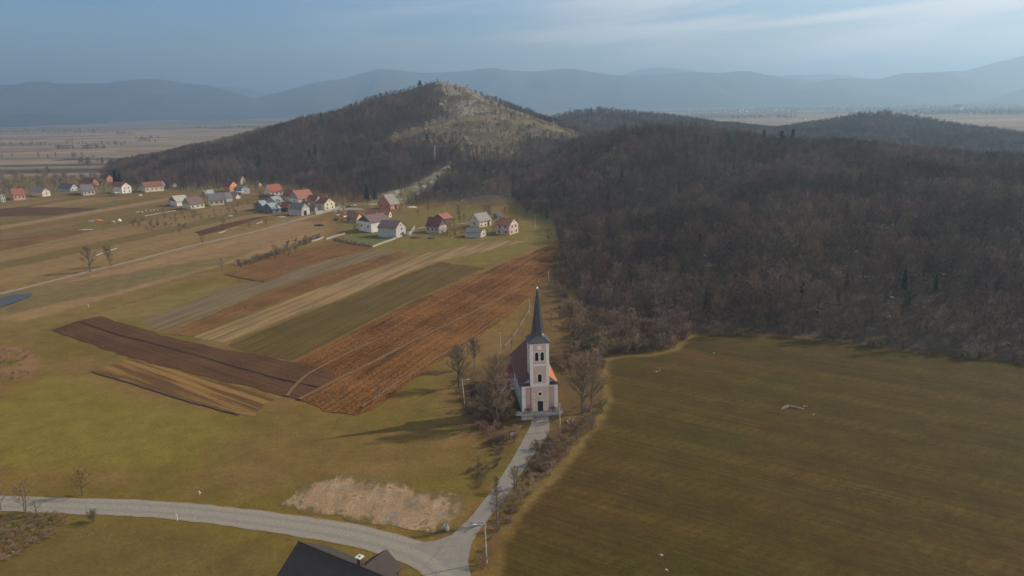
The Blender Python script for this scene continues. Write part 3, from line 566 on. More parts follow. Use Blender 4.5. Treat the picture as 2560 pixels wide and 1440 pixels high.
o = np_mesh('water', V, F, water_m); tag(o, 'blue flood water lying in the grass at the left edge', 'water', kind='structure')
# ------------------------------------------------------------------ church
plaster = mat('grey_pink_plaster', (.63, .465, .405), scale=.9, var=.10, bump=.01, bscale=6)
plaster_l = mat('pale_plaster_trim', (.82, .76, .69), scale=1.5, var=.07)
plaster_s = mat('side_wall_plaster', (.44, .43, .44), scale=1.2, var=.08)
pink = mat('rose_plaster', (.58, .37, .34), scale=1.0, var=.12)
rose = mat('stained_rose_plinth', (.50, .25, .22), scale=1.4, var=.18)
def tile_mat(name, col, lighter=1.25, pitch=3.2):
    M = mat(name, col, rough=.8, scale=1.7, var=.20); t = M.node_tree; b = [n for n in t.nodes if n.type == 'BSDF_PRINCIPLED'][0]
    w = N(t, 'ShaderNodeTexWave', wave_type='BANDS', bands_direction='Z'); w.inputs['Scale'].default_value = pitch; w.inputs['Distortion'].default_value = .6
    tc = N(t, 'ShaderNodeTexCoord'); t.links.new(tc.outputs['Object'], w.inputs['Vector']); bp = N(t, 'ShaderNodeBump'); bp.inputs['Distance'].default_value = .03
    t.links.new(w.outputs['Fac'], bp.inputs['Height']); t.links.new(bp.outputs[0], b.inputs['Normal']); return M
tile_o = tile_mat('clay_tile_orange', (.40, .145, .072)); tile_shade = tile_mat('shaded_clay_tile', (.155, .072, .056))  # second tile darkens the left slope, its shade put into the colour
slate = mat('dark_sheet_metal', (.050, .049, .050), rough=.42, spec=.45, scale=2.5, var=.25)
slate_l = mat('verge_metal', (.14, .13, .13), rough=.5, spec=.4)
dark = mat('dark_opening', (.018, .014, .012), rough=.6)
glass = mat('window_glass', (.030, .032, .036), rough=.12, spec=.6)
wood_d = mat('dark_stained_wood', (.035, .030, .024), scale=4, var=.3)
metal_w = mat('pale_metal', (.50, .49, .46), rough=.45, spec=.5, var=.05)
concrete = mat('weathered_concrete', (.275, .262, .235), scale=1.3, var=.16, bump=.01)
concrete_w = mat('pale_concrete', (.52, .50, .46), scale=2, var=.12)
wood_b = mat('brown_bench_wood', (.12, .07, .045), scale=4, var=.3)
cg = flat(1350, 1026, .4); cz = H(cg[0], cg[1])
church = empty('church', (cg[0], cg[1], cz), R(6.4), label='pink and grey village church with dark needle spire and red tile roof', cat='church')
hw, nl, eh, rh = 4.38, 23.0, 7.1, 11.2
def P_(mb, name, ms, par=church, **k): return mb.build(name, ms, par, **k)
b = MB()     # nave body with gabled ends
for y0, y1 in ((0, nl),):
    vs = [(-hw, y0+.02, -.6), (hw, y0+.02, -.6), (hw, y0+.02, eh), (-hw, y0+.02, eh), (-hw, y1, -.6), (hw, y1, -.6), (hw, y1, eh), (-hw, y1, eh), (0, y1, rh-.15), (0, y0+.55, rh-.15), (-hw, y0+.55, eh), (hw, y0+.55, eh)]
    b.add(vs, [(0, 1, 2, 3), (5, 4, 7, 8, 6), (4, 0, 3, 10, 7), (1, 5, 6, 11, 2), (3, 2, 11, 10), (10, 11, 9)])
P_(b, 'wall', plaster_s)
b = MB(); b.box((0, -.06, eh/2+.15), (2*hw-.1, .16, eh-.55)); P_(b, 'facade_panel', plaster)
b = MB()
for s in (-1, 1): b.box((s*(hw-.42), -.10, eh/2+.02), (.86, .30, eh-.2)); 
b.box((0, -.12, eh-.22), (2*hw+.12, .34, .42)); b.box((0, -.10, .28), (2*hw+.04, .28, .5)); P_(b, 'facade_pilaster', plaster_l)
for s in (-1, 1):
    b = MB(); b.box((s*(hw-1.55), -.145, 4.4), (1.25, .05, 4.2)); P_(b, 'rose_panel', pink)
    b = MB(); b.box((s*(hw-1.55), -.15, 1.42), (1.25, .06, 1.75)); P_(b, 'plinth_panel', rose)
b = MB(); b.box((0, -.165, 3.55), (4.3, .09, 6.1)); P_(b, 'middle_bay', mat('beige_pink_plaster', (.66, .50, .40), scale=1.1, var=.10))
b = MB()
for s in (-1,): b.box((s*2.2, -.17, 3.6), (.10, .16, 6.2))
P_(b, 'downpipe', mat('brown_downpipe', (.10, .055, .045)))
# pale ornament strokes on both sides of the door
litter_or_pale = mat('ornament_pale', (.88, .78, .66), var=.12)
b = MB()
for i in range(6):
    z = 1.1+i*.72
    b.box((-1.50, -.225, z), (.62, .03, .07)); b.box((-1.26, -.226, z+.24), (.07, .03, .46)); b.box((-1.55, -.227, z+.36), (.40, .03, .06))
P_(b, 'facade_ornament', litter_or_pale); b = MB()
for i in range(12):
    z = .9+i*.46; b.box((1.72-(.16 if i % 2 else .02), -.225, z), (.55 if i % 2 == 0 else .75, .03, .045))
b.box((2.02, -.228, 3.5), (.07, .03, 5.2)); P_(b, 'facade_ornament', litter_or_pale)
door = MB(); door.box((.08, -.23, 1.72), (1.42, .06, 2.62)); d_o = P_(door, 'door', wood_d)
k = MB(); k.box((-.38, -.28, 1.6), (.05, .05, .22)); k.build('handle', metal_w, d_o)
k = MB(); k.box((.08, -.22, 3.08), (1.72, .07, .12)); k.box((-.70, -.22, 1.72), (.13, .07, 2.72)); k.box((.86, -.22, 1.72), (.13, .07, 2.72)); k.build('frame', plaster_l, d_o)
def ring(mb, c, r0, r1, y0, y1, n=28, mi=0):
    vs = []; 
    for i in range(n):
        a = 2*math.pi*i/n
        for r, y in ((r0, y0), (r1, y0), (r1, y1), (r0, y1)): vs.append((c[0]+r*math.cos(a), y, c[1]+r*math.sin(a)))
    fs = []
    for i in range(n):
        j = (i+1) % n
        for q in range(4): fs.append((i*4+q, i*4+(q+1) % 4, j*4+(q+1) % 4, j*4+q))
    mb.add(vs, fs, mi)
def disc(mb, c, r, y, n=28): mb.add([(c[0]+r*math.cos(2*math.pi*i/n), y, c[1]+r*math.sin(2*math.pi*i/n)) for i in range(n)], [tuple(range(n))])
b = MB(); ring(b, (.05, 4.85), .42, .66, -.30, -.19); rw = P_(b, 'round_window', plaster_l); b = MB(); disc(b, (.05, 4.85), .44, -.235); P_(b, 'glass_pane', dark, rw)
b = MB(); b.box((.1, -.23, 3.72), (.07, .05, .42)); b.box((.1, -.23, 3.80), (.26, .05, .07)); P_(b, 'wall_cross', metal_w)
# pent roof over the facade
b = MB(); vs = [(-hw-.28, -.38, eh+.02), (hw+.28, -.38, eh+.02), (hw+.20, .56, eh+.42), (-hw-.20, .56, eh+.42), (-hw-.28, -.38, eh-.06), (hw+.28, -.38, eh-.06), (hw+.2, .56, eh-.06), (-hw-.2, .56, eh-.06)]
b.add(vs, [(0, 1, 2, 3), (4, 7, 6, 5), (0, 4, 5, 1), (1, 5, 6, 2), (3, 7, 4, 0)]); P_(b, 'canopy', slate)
# main roof: two tiled slopes with thickness
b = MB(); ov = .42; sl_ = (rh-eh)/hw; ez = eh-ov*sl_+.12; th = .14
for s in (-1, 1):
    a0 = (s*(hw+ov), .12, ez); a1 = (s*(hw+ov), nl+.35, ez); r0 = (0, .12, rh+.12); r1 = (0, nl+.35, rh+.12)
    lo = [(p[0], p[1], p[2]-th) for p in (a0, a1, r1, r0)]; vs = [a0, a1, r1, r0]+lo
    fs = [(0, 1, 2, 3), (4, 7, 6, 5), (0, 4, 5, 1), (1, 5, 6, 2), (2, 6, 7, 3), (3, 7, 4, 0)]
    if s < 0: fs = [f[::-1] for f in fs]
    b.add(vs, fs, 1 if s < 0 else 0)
b.build('roof', [tile_o, tile_shade], church)
b = MB()
for s in (-1, 1):
    for y in (.10,):
        a = Vector((s*(hw+ov+.03), y, ez+.02)); r_ = Vector((0, y, rh+.14)); d = Vector((0, -.09, 0)); u = Vector((0, 0, -.24))
        b.add([a, r_, r_+u, a+u, a+d, r_+d, r_+u+d, a+u+d], [(0, 1, 2, 3), (4, 7, 6, 5), (0, 4, 5, 1), (3, 2, 6, 7), (0, 3, 7, 4)])
P_(b, 'verge_board', slate_l)
b = MB()
for s in (-1, 1): b.tube([(s*(hw+ov+.08), .1, ez-.02), (s*(hw+ov+.08), nl+.3, ez-.02)], .07, 6)
P_(b, 'gutter', slate_l)
# side windows of the nave
def arch_pts(w, h, n=10): return [(-w/2, 0), (w/2, 0)]+[(w/2*math.cos(math.pi*i/n), h-w/2+w/2*math.sin(math.pi*i/n)) for i in range(n+1)]
def arch_window(par, xf, w, h, fr, name='arched_window', mats=(plaster_l, dark)):
    """xf maps (u, out, v) to the parent's space"""
    o_ = arch_pts(w+2*fr, h+fr*1.6); i_ = arch_pts(w, h); o_ = [(a, v-fr*.6) for a, v in o_]
    n = len(o_); mb = MB(); mb.add([xf(a, .10, v) for a, v in o_]+[xf(a, .10, v) for a, v in i_]+[xf(a, -.02, v) for a, v in o_]+[xf(a, -.02, v) for a, v in i_],
        [(i, (i+1) % n, n+(i+1) % n, n+i) for i in range(n)]+[(i, 2*n+i, 2*n+(i+1) % n, (i+1) % n) for i in range(n)]+[(n+i, n+(i+1) % n, 3*n+(i+1) % n, 3*n+i) for i in range(n)])
    f = mb.build(name, mats[0], par); mb = MB(); mb.add([xf(a, .03, v) for a, v in i_], [tuple(range(n))]); mb.build('opening', mats[1], f); return f
for yy in (4.5, 9.5, 14.5, 19.0):
    for s in (-1, 1): arch_window(church, lambda u, o, v, yy=yy, s=s: (s*(hw+o), yy+u, 3.0+v), .95, 2.3, .14, mats=(plaster_l, glass))
# tower
tw, t0, t1, ty0, ty1 = 2.24, 7.0, 17.7, -.30, 4.2
tower = MB(); tower.box((0, (ty0+ty1)/2, (t0+t1)/2), (2*tw, ty1-ty0, t1-t0)); tow = P_(tower, 'tower', plaster)
b = MB()
for s in (-1, 1):
    b.box((s*(tw-.33), ty0-.03, (t0+t1)/2), (.70, .12, t1-t0-.02)); b.box((s*(tw+.02), ty0+.30, (t0+t1)/2), (.12, .72, t1-t0-.04)); b.box((s*(tw+.02), ty1-.34, (t0+t1)/2), (.12, .70, t1-t0-.04))
    b.box((s*(tw+.035), (ty0+ty1)/2, 12.2), (.12, ty1-ty0-1.3, .42))
b.box((0, ty0-.035, 12.2), (2*tw-1.3, .12, .42)); b.box((0, ty0-.04, t0+.28), (2*tw-1.3, .12, .52)); b.box((0, ty0-.03, t1-.18), (2*tw-1.3, .12, .36)); P_(b, 'trim', plaster_l, tow)
b = MB(); b.box((0, (ty0+ty1)/2, t1+.05), (2*tw+.62, ty1-ty0+.62, .22)); P_(b, 'cornice', mat('cornice_plaster', (.33, .31, .30)), tow)
for u in (-.66, .66): arch_window(tow, lambda a, o, v, u=u: (u+a, ty0-.02-o, 13.35+v), .84, 2.15, .14)
b = MB(); b.box((0, ty0-.075, 13.28), (2.75, .12, .14)); P_(b, 'window_sill', plaster_l, tow)
arch_window(tow, lambda a, o, v: (.0+a, ty0-.02-o, 7.95+v), 1.0, 2.05, .18)
for s in (-1, 1): arch_window(tow, lambda a, o, v, s=s: (s*(tw+o), (ty0+ty1)/2+a, 13.35+v), .84, 2.15, .14)
b = MB(); ring(b, (0, 16.6), .02, .58, ty0-.09, ty0-.005, 26); P_(b, 'medallion', plaster_l, tow)
cy_ = (ty0+ty1)/2
def loop8(sx, chamf, z):
    a = sx; c_ = chamf
    return [(a, cy_-a+c_, z), (a, cy_+a-c_, z), (a-c_, cy_+a, z), (-a+c_, cy_+a, z), (-a, cy_+a-c_, z), (-a, cy_-a+c_, z), (-a+c_, cy_-a, z), (a-c_, cy_-a, z)]
loops = [loop8(tw+.48, .04, t1+.16), loop8(tw+.50, .04, t1+.24), loop8(tw-.12, .30, t1+.85), loop8(1.52, .62, t1+1.55), loop8(1.38, .74, t1+2.1), loop8(1.12, .64, t1+4.4), loop8(.66, .38, t1+8.3), loop8(.09, .05, t1+12.7)]
b = MB(); vs = [p for l in loops for p in l]; fs = [(i*8+k, i*8+(k+1) % 8, (i+1)*8+(k+1) % 8, (i+1)*8+k) for i in range(len(loops)-1) for k in range(8)]+[tuple(range(8))[::-1], tuple((len(loops)-1)*8+k for k in range(8))]
b.add(vs, fs); sp = P_(b, 'spire', slate)
b = MB()
for k in range(8):
    q = [loops[i][k] for i in range(2, len(loops))]; b.tube(q, [.05]*6, 4)
P_(b, 'seam', slate, sp)
b = MB(); n = 10
vs = []; fs = []
for i in range(7):
    ph = math.pi*i/6
    for k in range(n): vs.append((.26*math.sin(ph)*math.cos(2*math.pi*k/n), cy_+.26*math.sin(ph)*math.sin(2*math.pi*k/n), t1+12.95-.30*math.cos(ph)))
for i in range(6):
    for k in range(n): fs.append((i*n+k, i*n+(k+1) % n, (i+1)*n+(k+1) % n, (i+1)*n+k))
b.add(vs, fs); P_(b, 'ball', mat('polished_ball', (.80, .78, .72), rough=.2, spec=.8, metallic=.3), sp, smooth=True)
b = MB(); b.box((0, cy_, t1+14.2), (.09, .09, 2.0)); b.box((0, cy_, t1+14.45), (.95, .091, .09)); b.box((0, cy_, t1+14.95), (.45, .092, .08)); P_(b, 'cross', slate_l, sp)
# sacristy on the left of the nave
ax0, ax1, ay0, ay1, ah = -hw-4.6, -hw+.05, 15.4, 21.6, 3.7
b = MB(); b.box(((ax0+ax1)/2, (ay0+ay1)/2, ah/2-.3), (ax1-ax0, ay1-ay0, ah+.6)); sac = P_(b, 'annex_wall', plaster_s)
b = MB(); o2 = .35; my = (ay0+ay1)/2; zr = ah+2.7
vs = [(ax0-o2, ay0-o2, ah-.1), (ax1, ay0-o2, ah-.1), (ax1, ay1+o2, ah-.1), (ax0-o2, ay1+o2, ah-.1), (ax0+2.2, my, zr), (ax1+2.4, my, zr), (ax0-o2, ay0-o2, ah-.24), (ax1, ay0-o2, ah-.24), (ax1, ay1+o2, ah-.24), (ax0-o2, ay1+o2, ah-.24)]
b.add(vs, [(0, 1, 5, 4), (2, 3, 4, 5), (3, 0, 4), (0, 6, 7, 1), (3, 9, 6, 0), (2, 8, 9, 3), (6, 9, 8, 7)]); P_(b, 'annex_roof', tile_mat('clay_tile_red', (.24, .075, .055)))
b = MB(); b.box((-hw-1.5, ay0-.02, 1.35), (1.0, .08, 2.2)); P_(b, 'side_door', mat('brown_door', (.10, .055, .05)))
b = MB(); b.box((-hw-3.4, ay0-.02, 1.9), (.8, .08, 1.1)); P_(b, 'window', glass)
cmw = church.matrix_world
def CW(x, y, z=0):
    c_, s_ = math.cos(R(6.4)), math.sin(R(6.4)); return (cg[0]+x*c_-y*s_, cg[1]+x*s_+y*c_, cz+z)
terr = empty('terrace', CW(0, 0), R(6.4), label='raised concrete terrace in front of the church door', cat='terrace')
b = MB(); b.box((.2, -1.2, .05), (10.3, 2.6, .80)); b.build('slab', concrete, terr)
b = MB(); b.box((.3, -2.72, -.12), (3.6, .46, .60)); b.build('step', mat('step_concrete', (.215, .205, .19), scale=2), terr)
b = MB(); b.box((-3.4, -3.0, -.22), (3.0, 1.9, .5)); b.box((-5.6, -.2, -.1), (1.5, 2.4, .6)); b.build('apron', mat('apron_concrete', (.30, .27, .25), scale=1.5, var=.15), terr)
b = MB()
for x, y, dx_, dy_ in ((-5.35, -1.75, 1.5, .22), (-5.35, -.85, 1.5, .22), (-6.0, -1.3, .22, .7), (-4.75, -1.3, .30, .7)): b.box((x, y, .42), (dx_, dy_, .44))
b.box((-5.35, -1.3, .30), (1.1, .7, .2), mi=1)
o = b.build('planter_box', [concrete_w, mat('dark_soil', (.05, .04, .03))]); o.location = CW(0, 0); o.rotation_euler = (0, 0, R(6.4)); tag(o, 'white concrete planter at the left end of the church terrace', 'planter')
def bench(loc, rz, label, dz=0):
    t = empty('bench', loc, rz, label=label, cat='bench', group='benches round the church')
    for s in (-.62, .62): m_ = MB(); m_.box((s, 0, .22), (.20, .52, .46)); m_.box((s, .22, .60), (.16, .10, .5)); m_.build('leg', concrete_w, t)
    m_ = MB(); m_.box((0, -.08, .47), (1.9, .42, .05)); m_.build('seat', wood_b, t)
    m_ = MB(); m_.box((0, .29, .72), (1.9, .05, .28)); m_.build('backrest', wood_b, t)
    return t
bench(CW(-2.9, -.62, .45), R(6.4), 'bench with pale legs left of the church door')
bench(CW(3.1, -.62, .45), R(6.4), 'bench with pale legs right of the church door')
bench(CW(4.75, -1.1, .45), R(6.4+75), 'bench at the right end of the church terrace, seen end on')
g = G(1424, 1058); bench(g, R(60), 'broken concrete bench in the grass right of the utility pole')
g = G(1434, 1060); bench(g, R(80), 'second broken bench in the grass, nearer the brown scrub')
g = G(1472, 1028); bench(g, R(-20), 'pale bench behind the big bare tree right of the church')
# ------------------------------------------------------------------ house in the foreground
rfm = mat('dark_roof_sheet', (.050, .042, .038), rough=.75, spec=.12, scale=.8, var=.12)
rfm2 = mat('grey_brown_wall', (.26, .23, .2))
p1 = at_dist(745, 1352, 1)  # placeholder for direction only
def at_height(px, py, z):
    d = ray(px, py); t_ = (z-CAMZ)/d[2]; return np.array([d[0]*t_, d[1]*t_])
ra_, rb_ = at_height(745, 1352, 8.0), at_height(965, 1441, 8.0); dv = (rb_-ra_)/np.linalg.norm(rb_-ra_); ang = math.atan2(dv[1], dv[0])
hc = empty('house', (ra_[0], ra_[1], H(*ra_)), ang, label='near house with dark roof, dormer and chimney at the bottom edge', cat='house')
L_, hw2, e2, r2 = 21.0, 5.6, 4.1, 8.0
b = MB(); b.add([(.7, -hw2+.6, 0), (L_-.7, -hw2+.6, 0), (L_-.7, hw2-.6, 0), (.7, hw2-.6, 0), (.7, -hw2+.6, e2+.3), (L_-.7, -hw2+.6, e2+.3), (L_-.7, hw2-.6, e2+.3), (.7, hw2-.6, e2+.3), (.7, 0, r2-.25), (L_-.7, 0, r2-.25)],
    [(0, 1, 5, 4), (1, 2, 6, 9, 5), (2, 3, 7, 6), (3, 0, 4, 8, 7)]); b.build('wall', rfm2, hc)
b = MB()
for s in (-1, 1):
    vs = [(0, s*hw2, e2), (L_, s*hw2, e2), (L_, 0, r2), (0, 0, r2), (0, s*hw2, e2-.18), (L_, s*hw2, e2-.18), (L_, 0, r2-.18), (0, 0, r2-.18)]
    fs = [(0, 1, 2, 3), (4, 7, 6, 5), (0, 4, 5, 1), (1, 5, 6, 2), (3, 7, 4, 0)]
    b.add(vs, fs if s < 0 else [f[::-1] for f in fs])
rf_o = b.build('roof', rfm, hc)
b = MB(); x0 = 12.6; dw = 3.0; zr = 7.3; ze = 5.0
for s in (-1, 1):
    vs = [(x0, .75, zr), (x0, hw2+.5, zr), (x0+s*dw, hw2+.5, ze), (x0+s*dw, 3.9, ze)]; lo = [(p[0], p[1], p[2]-.16) for p in vs]
    b.add(vs+lo, [(0, 1, 2, 3), (4, 7, 6, 5), (1, 5, 6, 2), (2, 6, 7, 3)])
dm = b.build('dormer', rfm, rf_o)
b = MB(); b.add([(x0-dw+.5, hw2+.1, ze+.1-1.2), (x0+dw-.5, hw2+.1, ze+.1-1.2), (x0+dw-.5, hw2+.1, ze+.15), (x0, hw2+.1, zr-.3), (x0-dw+.5, hw2+.1, ze+.15)], [(0, 1, 2, 3, 4)]); b.build('dormer_wall', rfm2, hc)
cx0 = 12.4
b = MB(); b.box((cx0, .55, 8.1), (.62, .62, 1.9)); ch = b.build('chimney', mat('dark_brick', (.07, .05, .045)), rf_o)
b = MB(); b.box((cx0, .55, 9.12), (.98, .98, .14)); b.box((cx0, .55, 9.24), (.26, .26, .10), mi=1); b.build('chimney_cap', [concrete_w, dark], rf_o)
b = MB(); b.tube([(-.02, 0, r2+.03), (L_, 0, r2+.03)], .09, 6); b.build('ridge_cap', rfm, rf_o)

# ------------------------------------------------------------------ village
def h_from_px(x, y, z0, pytop, hi=60):
    lo_, hi_ = 0.0, hi
    for _ in range(30):
        mi = (lo_+hi_)/2
        if proj((x, y, z0+mi))[1] > pytop: lo_ = mi
        else: hi_ = mi
    return (lo_+hi_)/2
WALL = dict(white=(.64, .62, .57), cream=(.55, .48, .36), pinkw=(.46, .35, .30), conc=(.40, .39, .36), grey=(.28, .28, .28), brick=(.44, .21, .13), orange=(.66, .33, .13), wood=(.13, .10, .075), stone=(.34, .32, .29), pink=(.50, .34, .28), yell=(.54, .50, .37), dgrey=(.17, .17, .18))
ROOF = dict(red=(.27, .095, .062), dred=(.155, .060, .052), orange=(.34, .145, .085), brown=(.205, .085, .065), grey=(.235, .225, .205), dgrey=(.145, .135, .135), purple=(.150, .105, .100), blue=(.25, .30, .31), cream=(.36, .34, .27), white=(.72, .72, .68), rust=(.27, .12, .085))
def wm(k): return mat('wall_'+k, WALL[k], scale=.55, var=.24, bump=.01)
def rm(k): return tile_mat('roof_'+k, ROOF[k]) if 'roof_'+k not in MATS else MATS['roof_'+k]
fr_m = mat('window_frame_paint', (.30, .25, .20)); chim_m = mat('chimney_brick', (.33, .16, .11), scale=2)
def house(px, eave, apex, ang, side, wall, roof, label, cat='house', wl=(0, 0), wr=(0, 0), chim=0, gable=None, door=None, over=.45, name='house', mark=None):
    ax_, ay_, xl, xr = px; a = R(ang); x, y, z = G(ax_, ay_); ux = np.array([math.cos(a), -math.sin(a)]); uy = np.array([math.sin(a), math.cos(a)])
    def ext(dr, target):
        lo_, hi_ = 1.0, 40.0
        for _ in range(30):
            mi = (lo_+hi_)/2; q = proj((x+dr[0]*mi, y+dr[1]*mi, z))[0]
            if abs(q-ax_) < abs(target-ax_): lo_ = mi
            else: hi_ = mi
        return (lo_+hi_)/2
    L = min(ext(-ux, xl), 26); Wd = min(ext(uy, xr), 22)
    L = max(L, 3); Wd = max(Wd, 3)
    if side == 'R': Wd = min(Wd, 14)
    eh_ = max(2.0, h_from_px(x, y, z, eave)); 
    gc = np.array([x, y])+(uy*Wd/2 if side == 'R' else -ux*L/2); rh_ = h_from_px(gc[0], gc[1], z, apex); span = Wd if side == 'R' else L
    rh_ = min(max(rh_, eh_+span*.18), eh_+span*.62)
    c0 = np.array([x, y])-ux*L/2+uy*Wd/2
    o = empty(name, (c0[0], c0[1], z-.05), -a, label=label, cat=cat); lx, ly = L/2, Wd/2
    b = MB(); B = -1.6
    if side == 'R': rg = [(-lx, 0, rh_), (lx, 0, rh_)]; fcs = [(0, 1, 5, 4), (1, 2, 6, 9, 5), (2, 3, 7, 6), (3, 0, 4, 8, 7)]
    else: rg = [(0, -ly, rh_), (0, ly, rh_)]; fcs = [(0, 1, 5, 8, 4), (1, 2, 6, 5), (2, 3, 7, 9, 6), (3, 0, 4, 7)]
    b.add([(-lx, -ly, B), (lx, -ly, B), (lx, ly, B), (-lx, ly, B), (-lx, -ly, eh_), (lx, -ly, eh_), (lx, ly, eh_), (-lx, ly, eh_)]+rg, fcs)
    w_o = b.build('wall', wm(wall), o)
    if gable:
        b = MB()
        if side == 'R': b.add([(lx+.03, -ly+.05, eh_), (lx+.03, ly-.05, eh_), (lx+.03, 0, rh_-.12)], [(0, 1, 2)])
        else: b.add([(-lx+.05, -ly-.03, eh_), (lx-.05, -ly-.03, eh_), (0, -ly-.03, rh_-.12)], [(0, 1, 2)])
        b.build('gable', wm(gable), o)
    b = MB(); hs_ = span/2; sl2 = (rh_-eh_)/hs_; ov2 = over; ze_ = eh_-ov2*sl2+.10; zt = rh_+.10; half = (lx if side == 'R' else ly)+.35
    for s in (-1, 1):
        vs = [(-half, s*(hs_+ov2), ze_), (half, s*(hs_+ov2), ze_), (half, 0, zt), (-half, 0, zt)]
        if side != 'R': vs = [(-p[1], p[0], p[2]) for p in vs]
        lo = [(p[0], p[1], p[2]-.16) for p in vs]; fs = [(0, 1, 2, 3), (4, 7, 6, 5), (0, 4, 5, 1), (1, 5, 6, 2), (3, 7, 4, 0)]
        b.add(vs+lo, fs if s < 0 else [f[::-1] for f in fs])
    r_o = b.build('roof', rm(roof), o)
    if chim:
        b = MB(); cx_ = (lx*(chim-1)*.5 if chim > 1 else -lx*.3, .0) if side == 'R' else (0, ly*.3)
        b.box((cx_[0], cx_[1]+.3, rh_+.35), (.7, .7, 1.9)); b.build('chimney', chim_m, r_o)
    def win(face, cols, rows, gl):
        ln = L if face == 'l' else Wd
        for r_ in range(rows):
            for c_ in range(cols):
                u = -ln/2+ln*(c_+.5+.12*math.sin(c_*3+r_))/cols; v = (eh_/rows)*(r_+.55); w_, h_ = min(1.15, ln/cols*.45), min(1.35, eh_/rows*.5)
                f = MB(); pn = MB()
                def q(u_, o__, v_): return (u_, -ly-o__, v_) if face == 'l' else (lx+o__, u_, v_)
                for du, dv2, ww, hh_ in ((0, h_/2, w_+.2, .12), (0, -h_/2, w_+.2, .12), (-w_/2, 0, .12, h_), (w_/2, 0, .12, h_)):
                    cc = q(u+du, .045, v+dv2); f.box(cc, (ww, .07, hh_) if face == 'l' else (.07, ww, hh_))
                fo = f.build('window', fr_m, o); cc = q(u, .03, v); pn.box(cc, (w_, .04, h_) if face == 'l' else (.04, w_, h_)); pn.build('pane', glass, fo)
        if side == ('L' if face == 'l' else 'R') and gl:
            f = MB(); cc = q2(face, 0, .03, eh_+(rh_-eh_)*.38); f.box(cc, (.8, .06, .9) if face == 'l' else (.06, .8, .9)); f.build('window', glass, o)
    def q2(face, u_, o__, v_): return (u_, -ly-o__, v_) if face == 'l' else (lx+o__, u_, v_)
    if wl[0]: win('l', wl[0], wl[1], wl[0] and side == 'L')
    if wr[0]: win('r', wr[0], wr[1], side == 'R')
    if door:
        b = MB(); fc, u, w_, h_ = door; ln = L if fc == 'l' else Wd; b.box(q2(fc, u*ln/2, .04, h_/2), (w_, .08, h_) if fc == 'l' else (.08, w_, h_)); b.build('door', wood_d, o)
    HPOS.append((c0[0], c0[1], label)); return o
HPOS = []
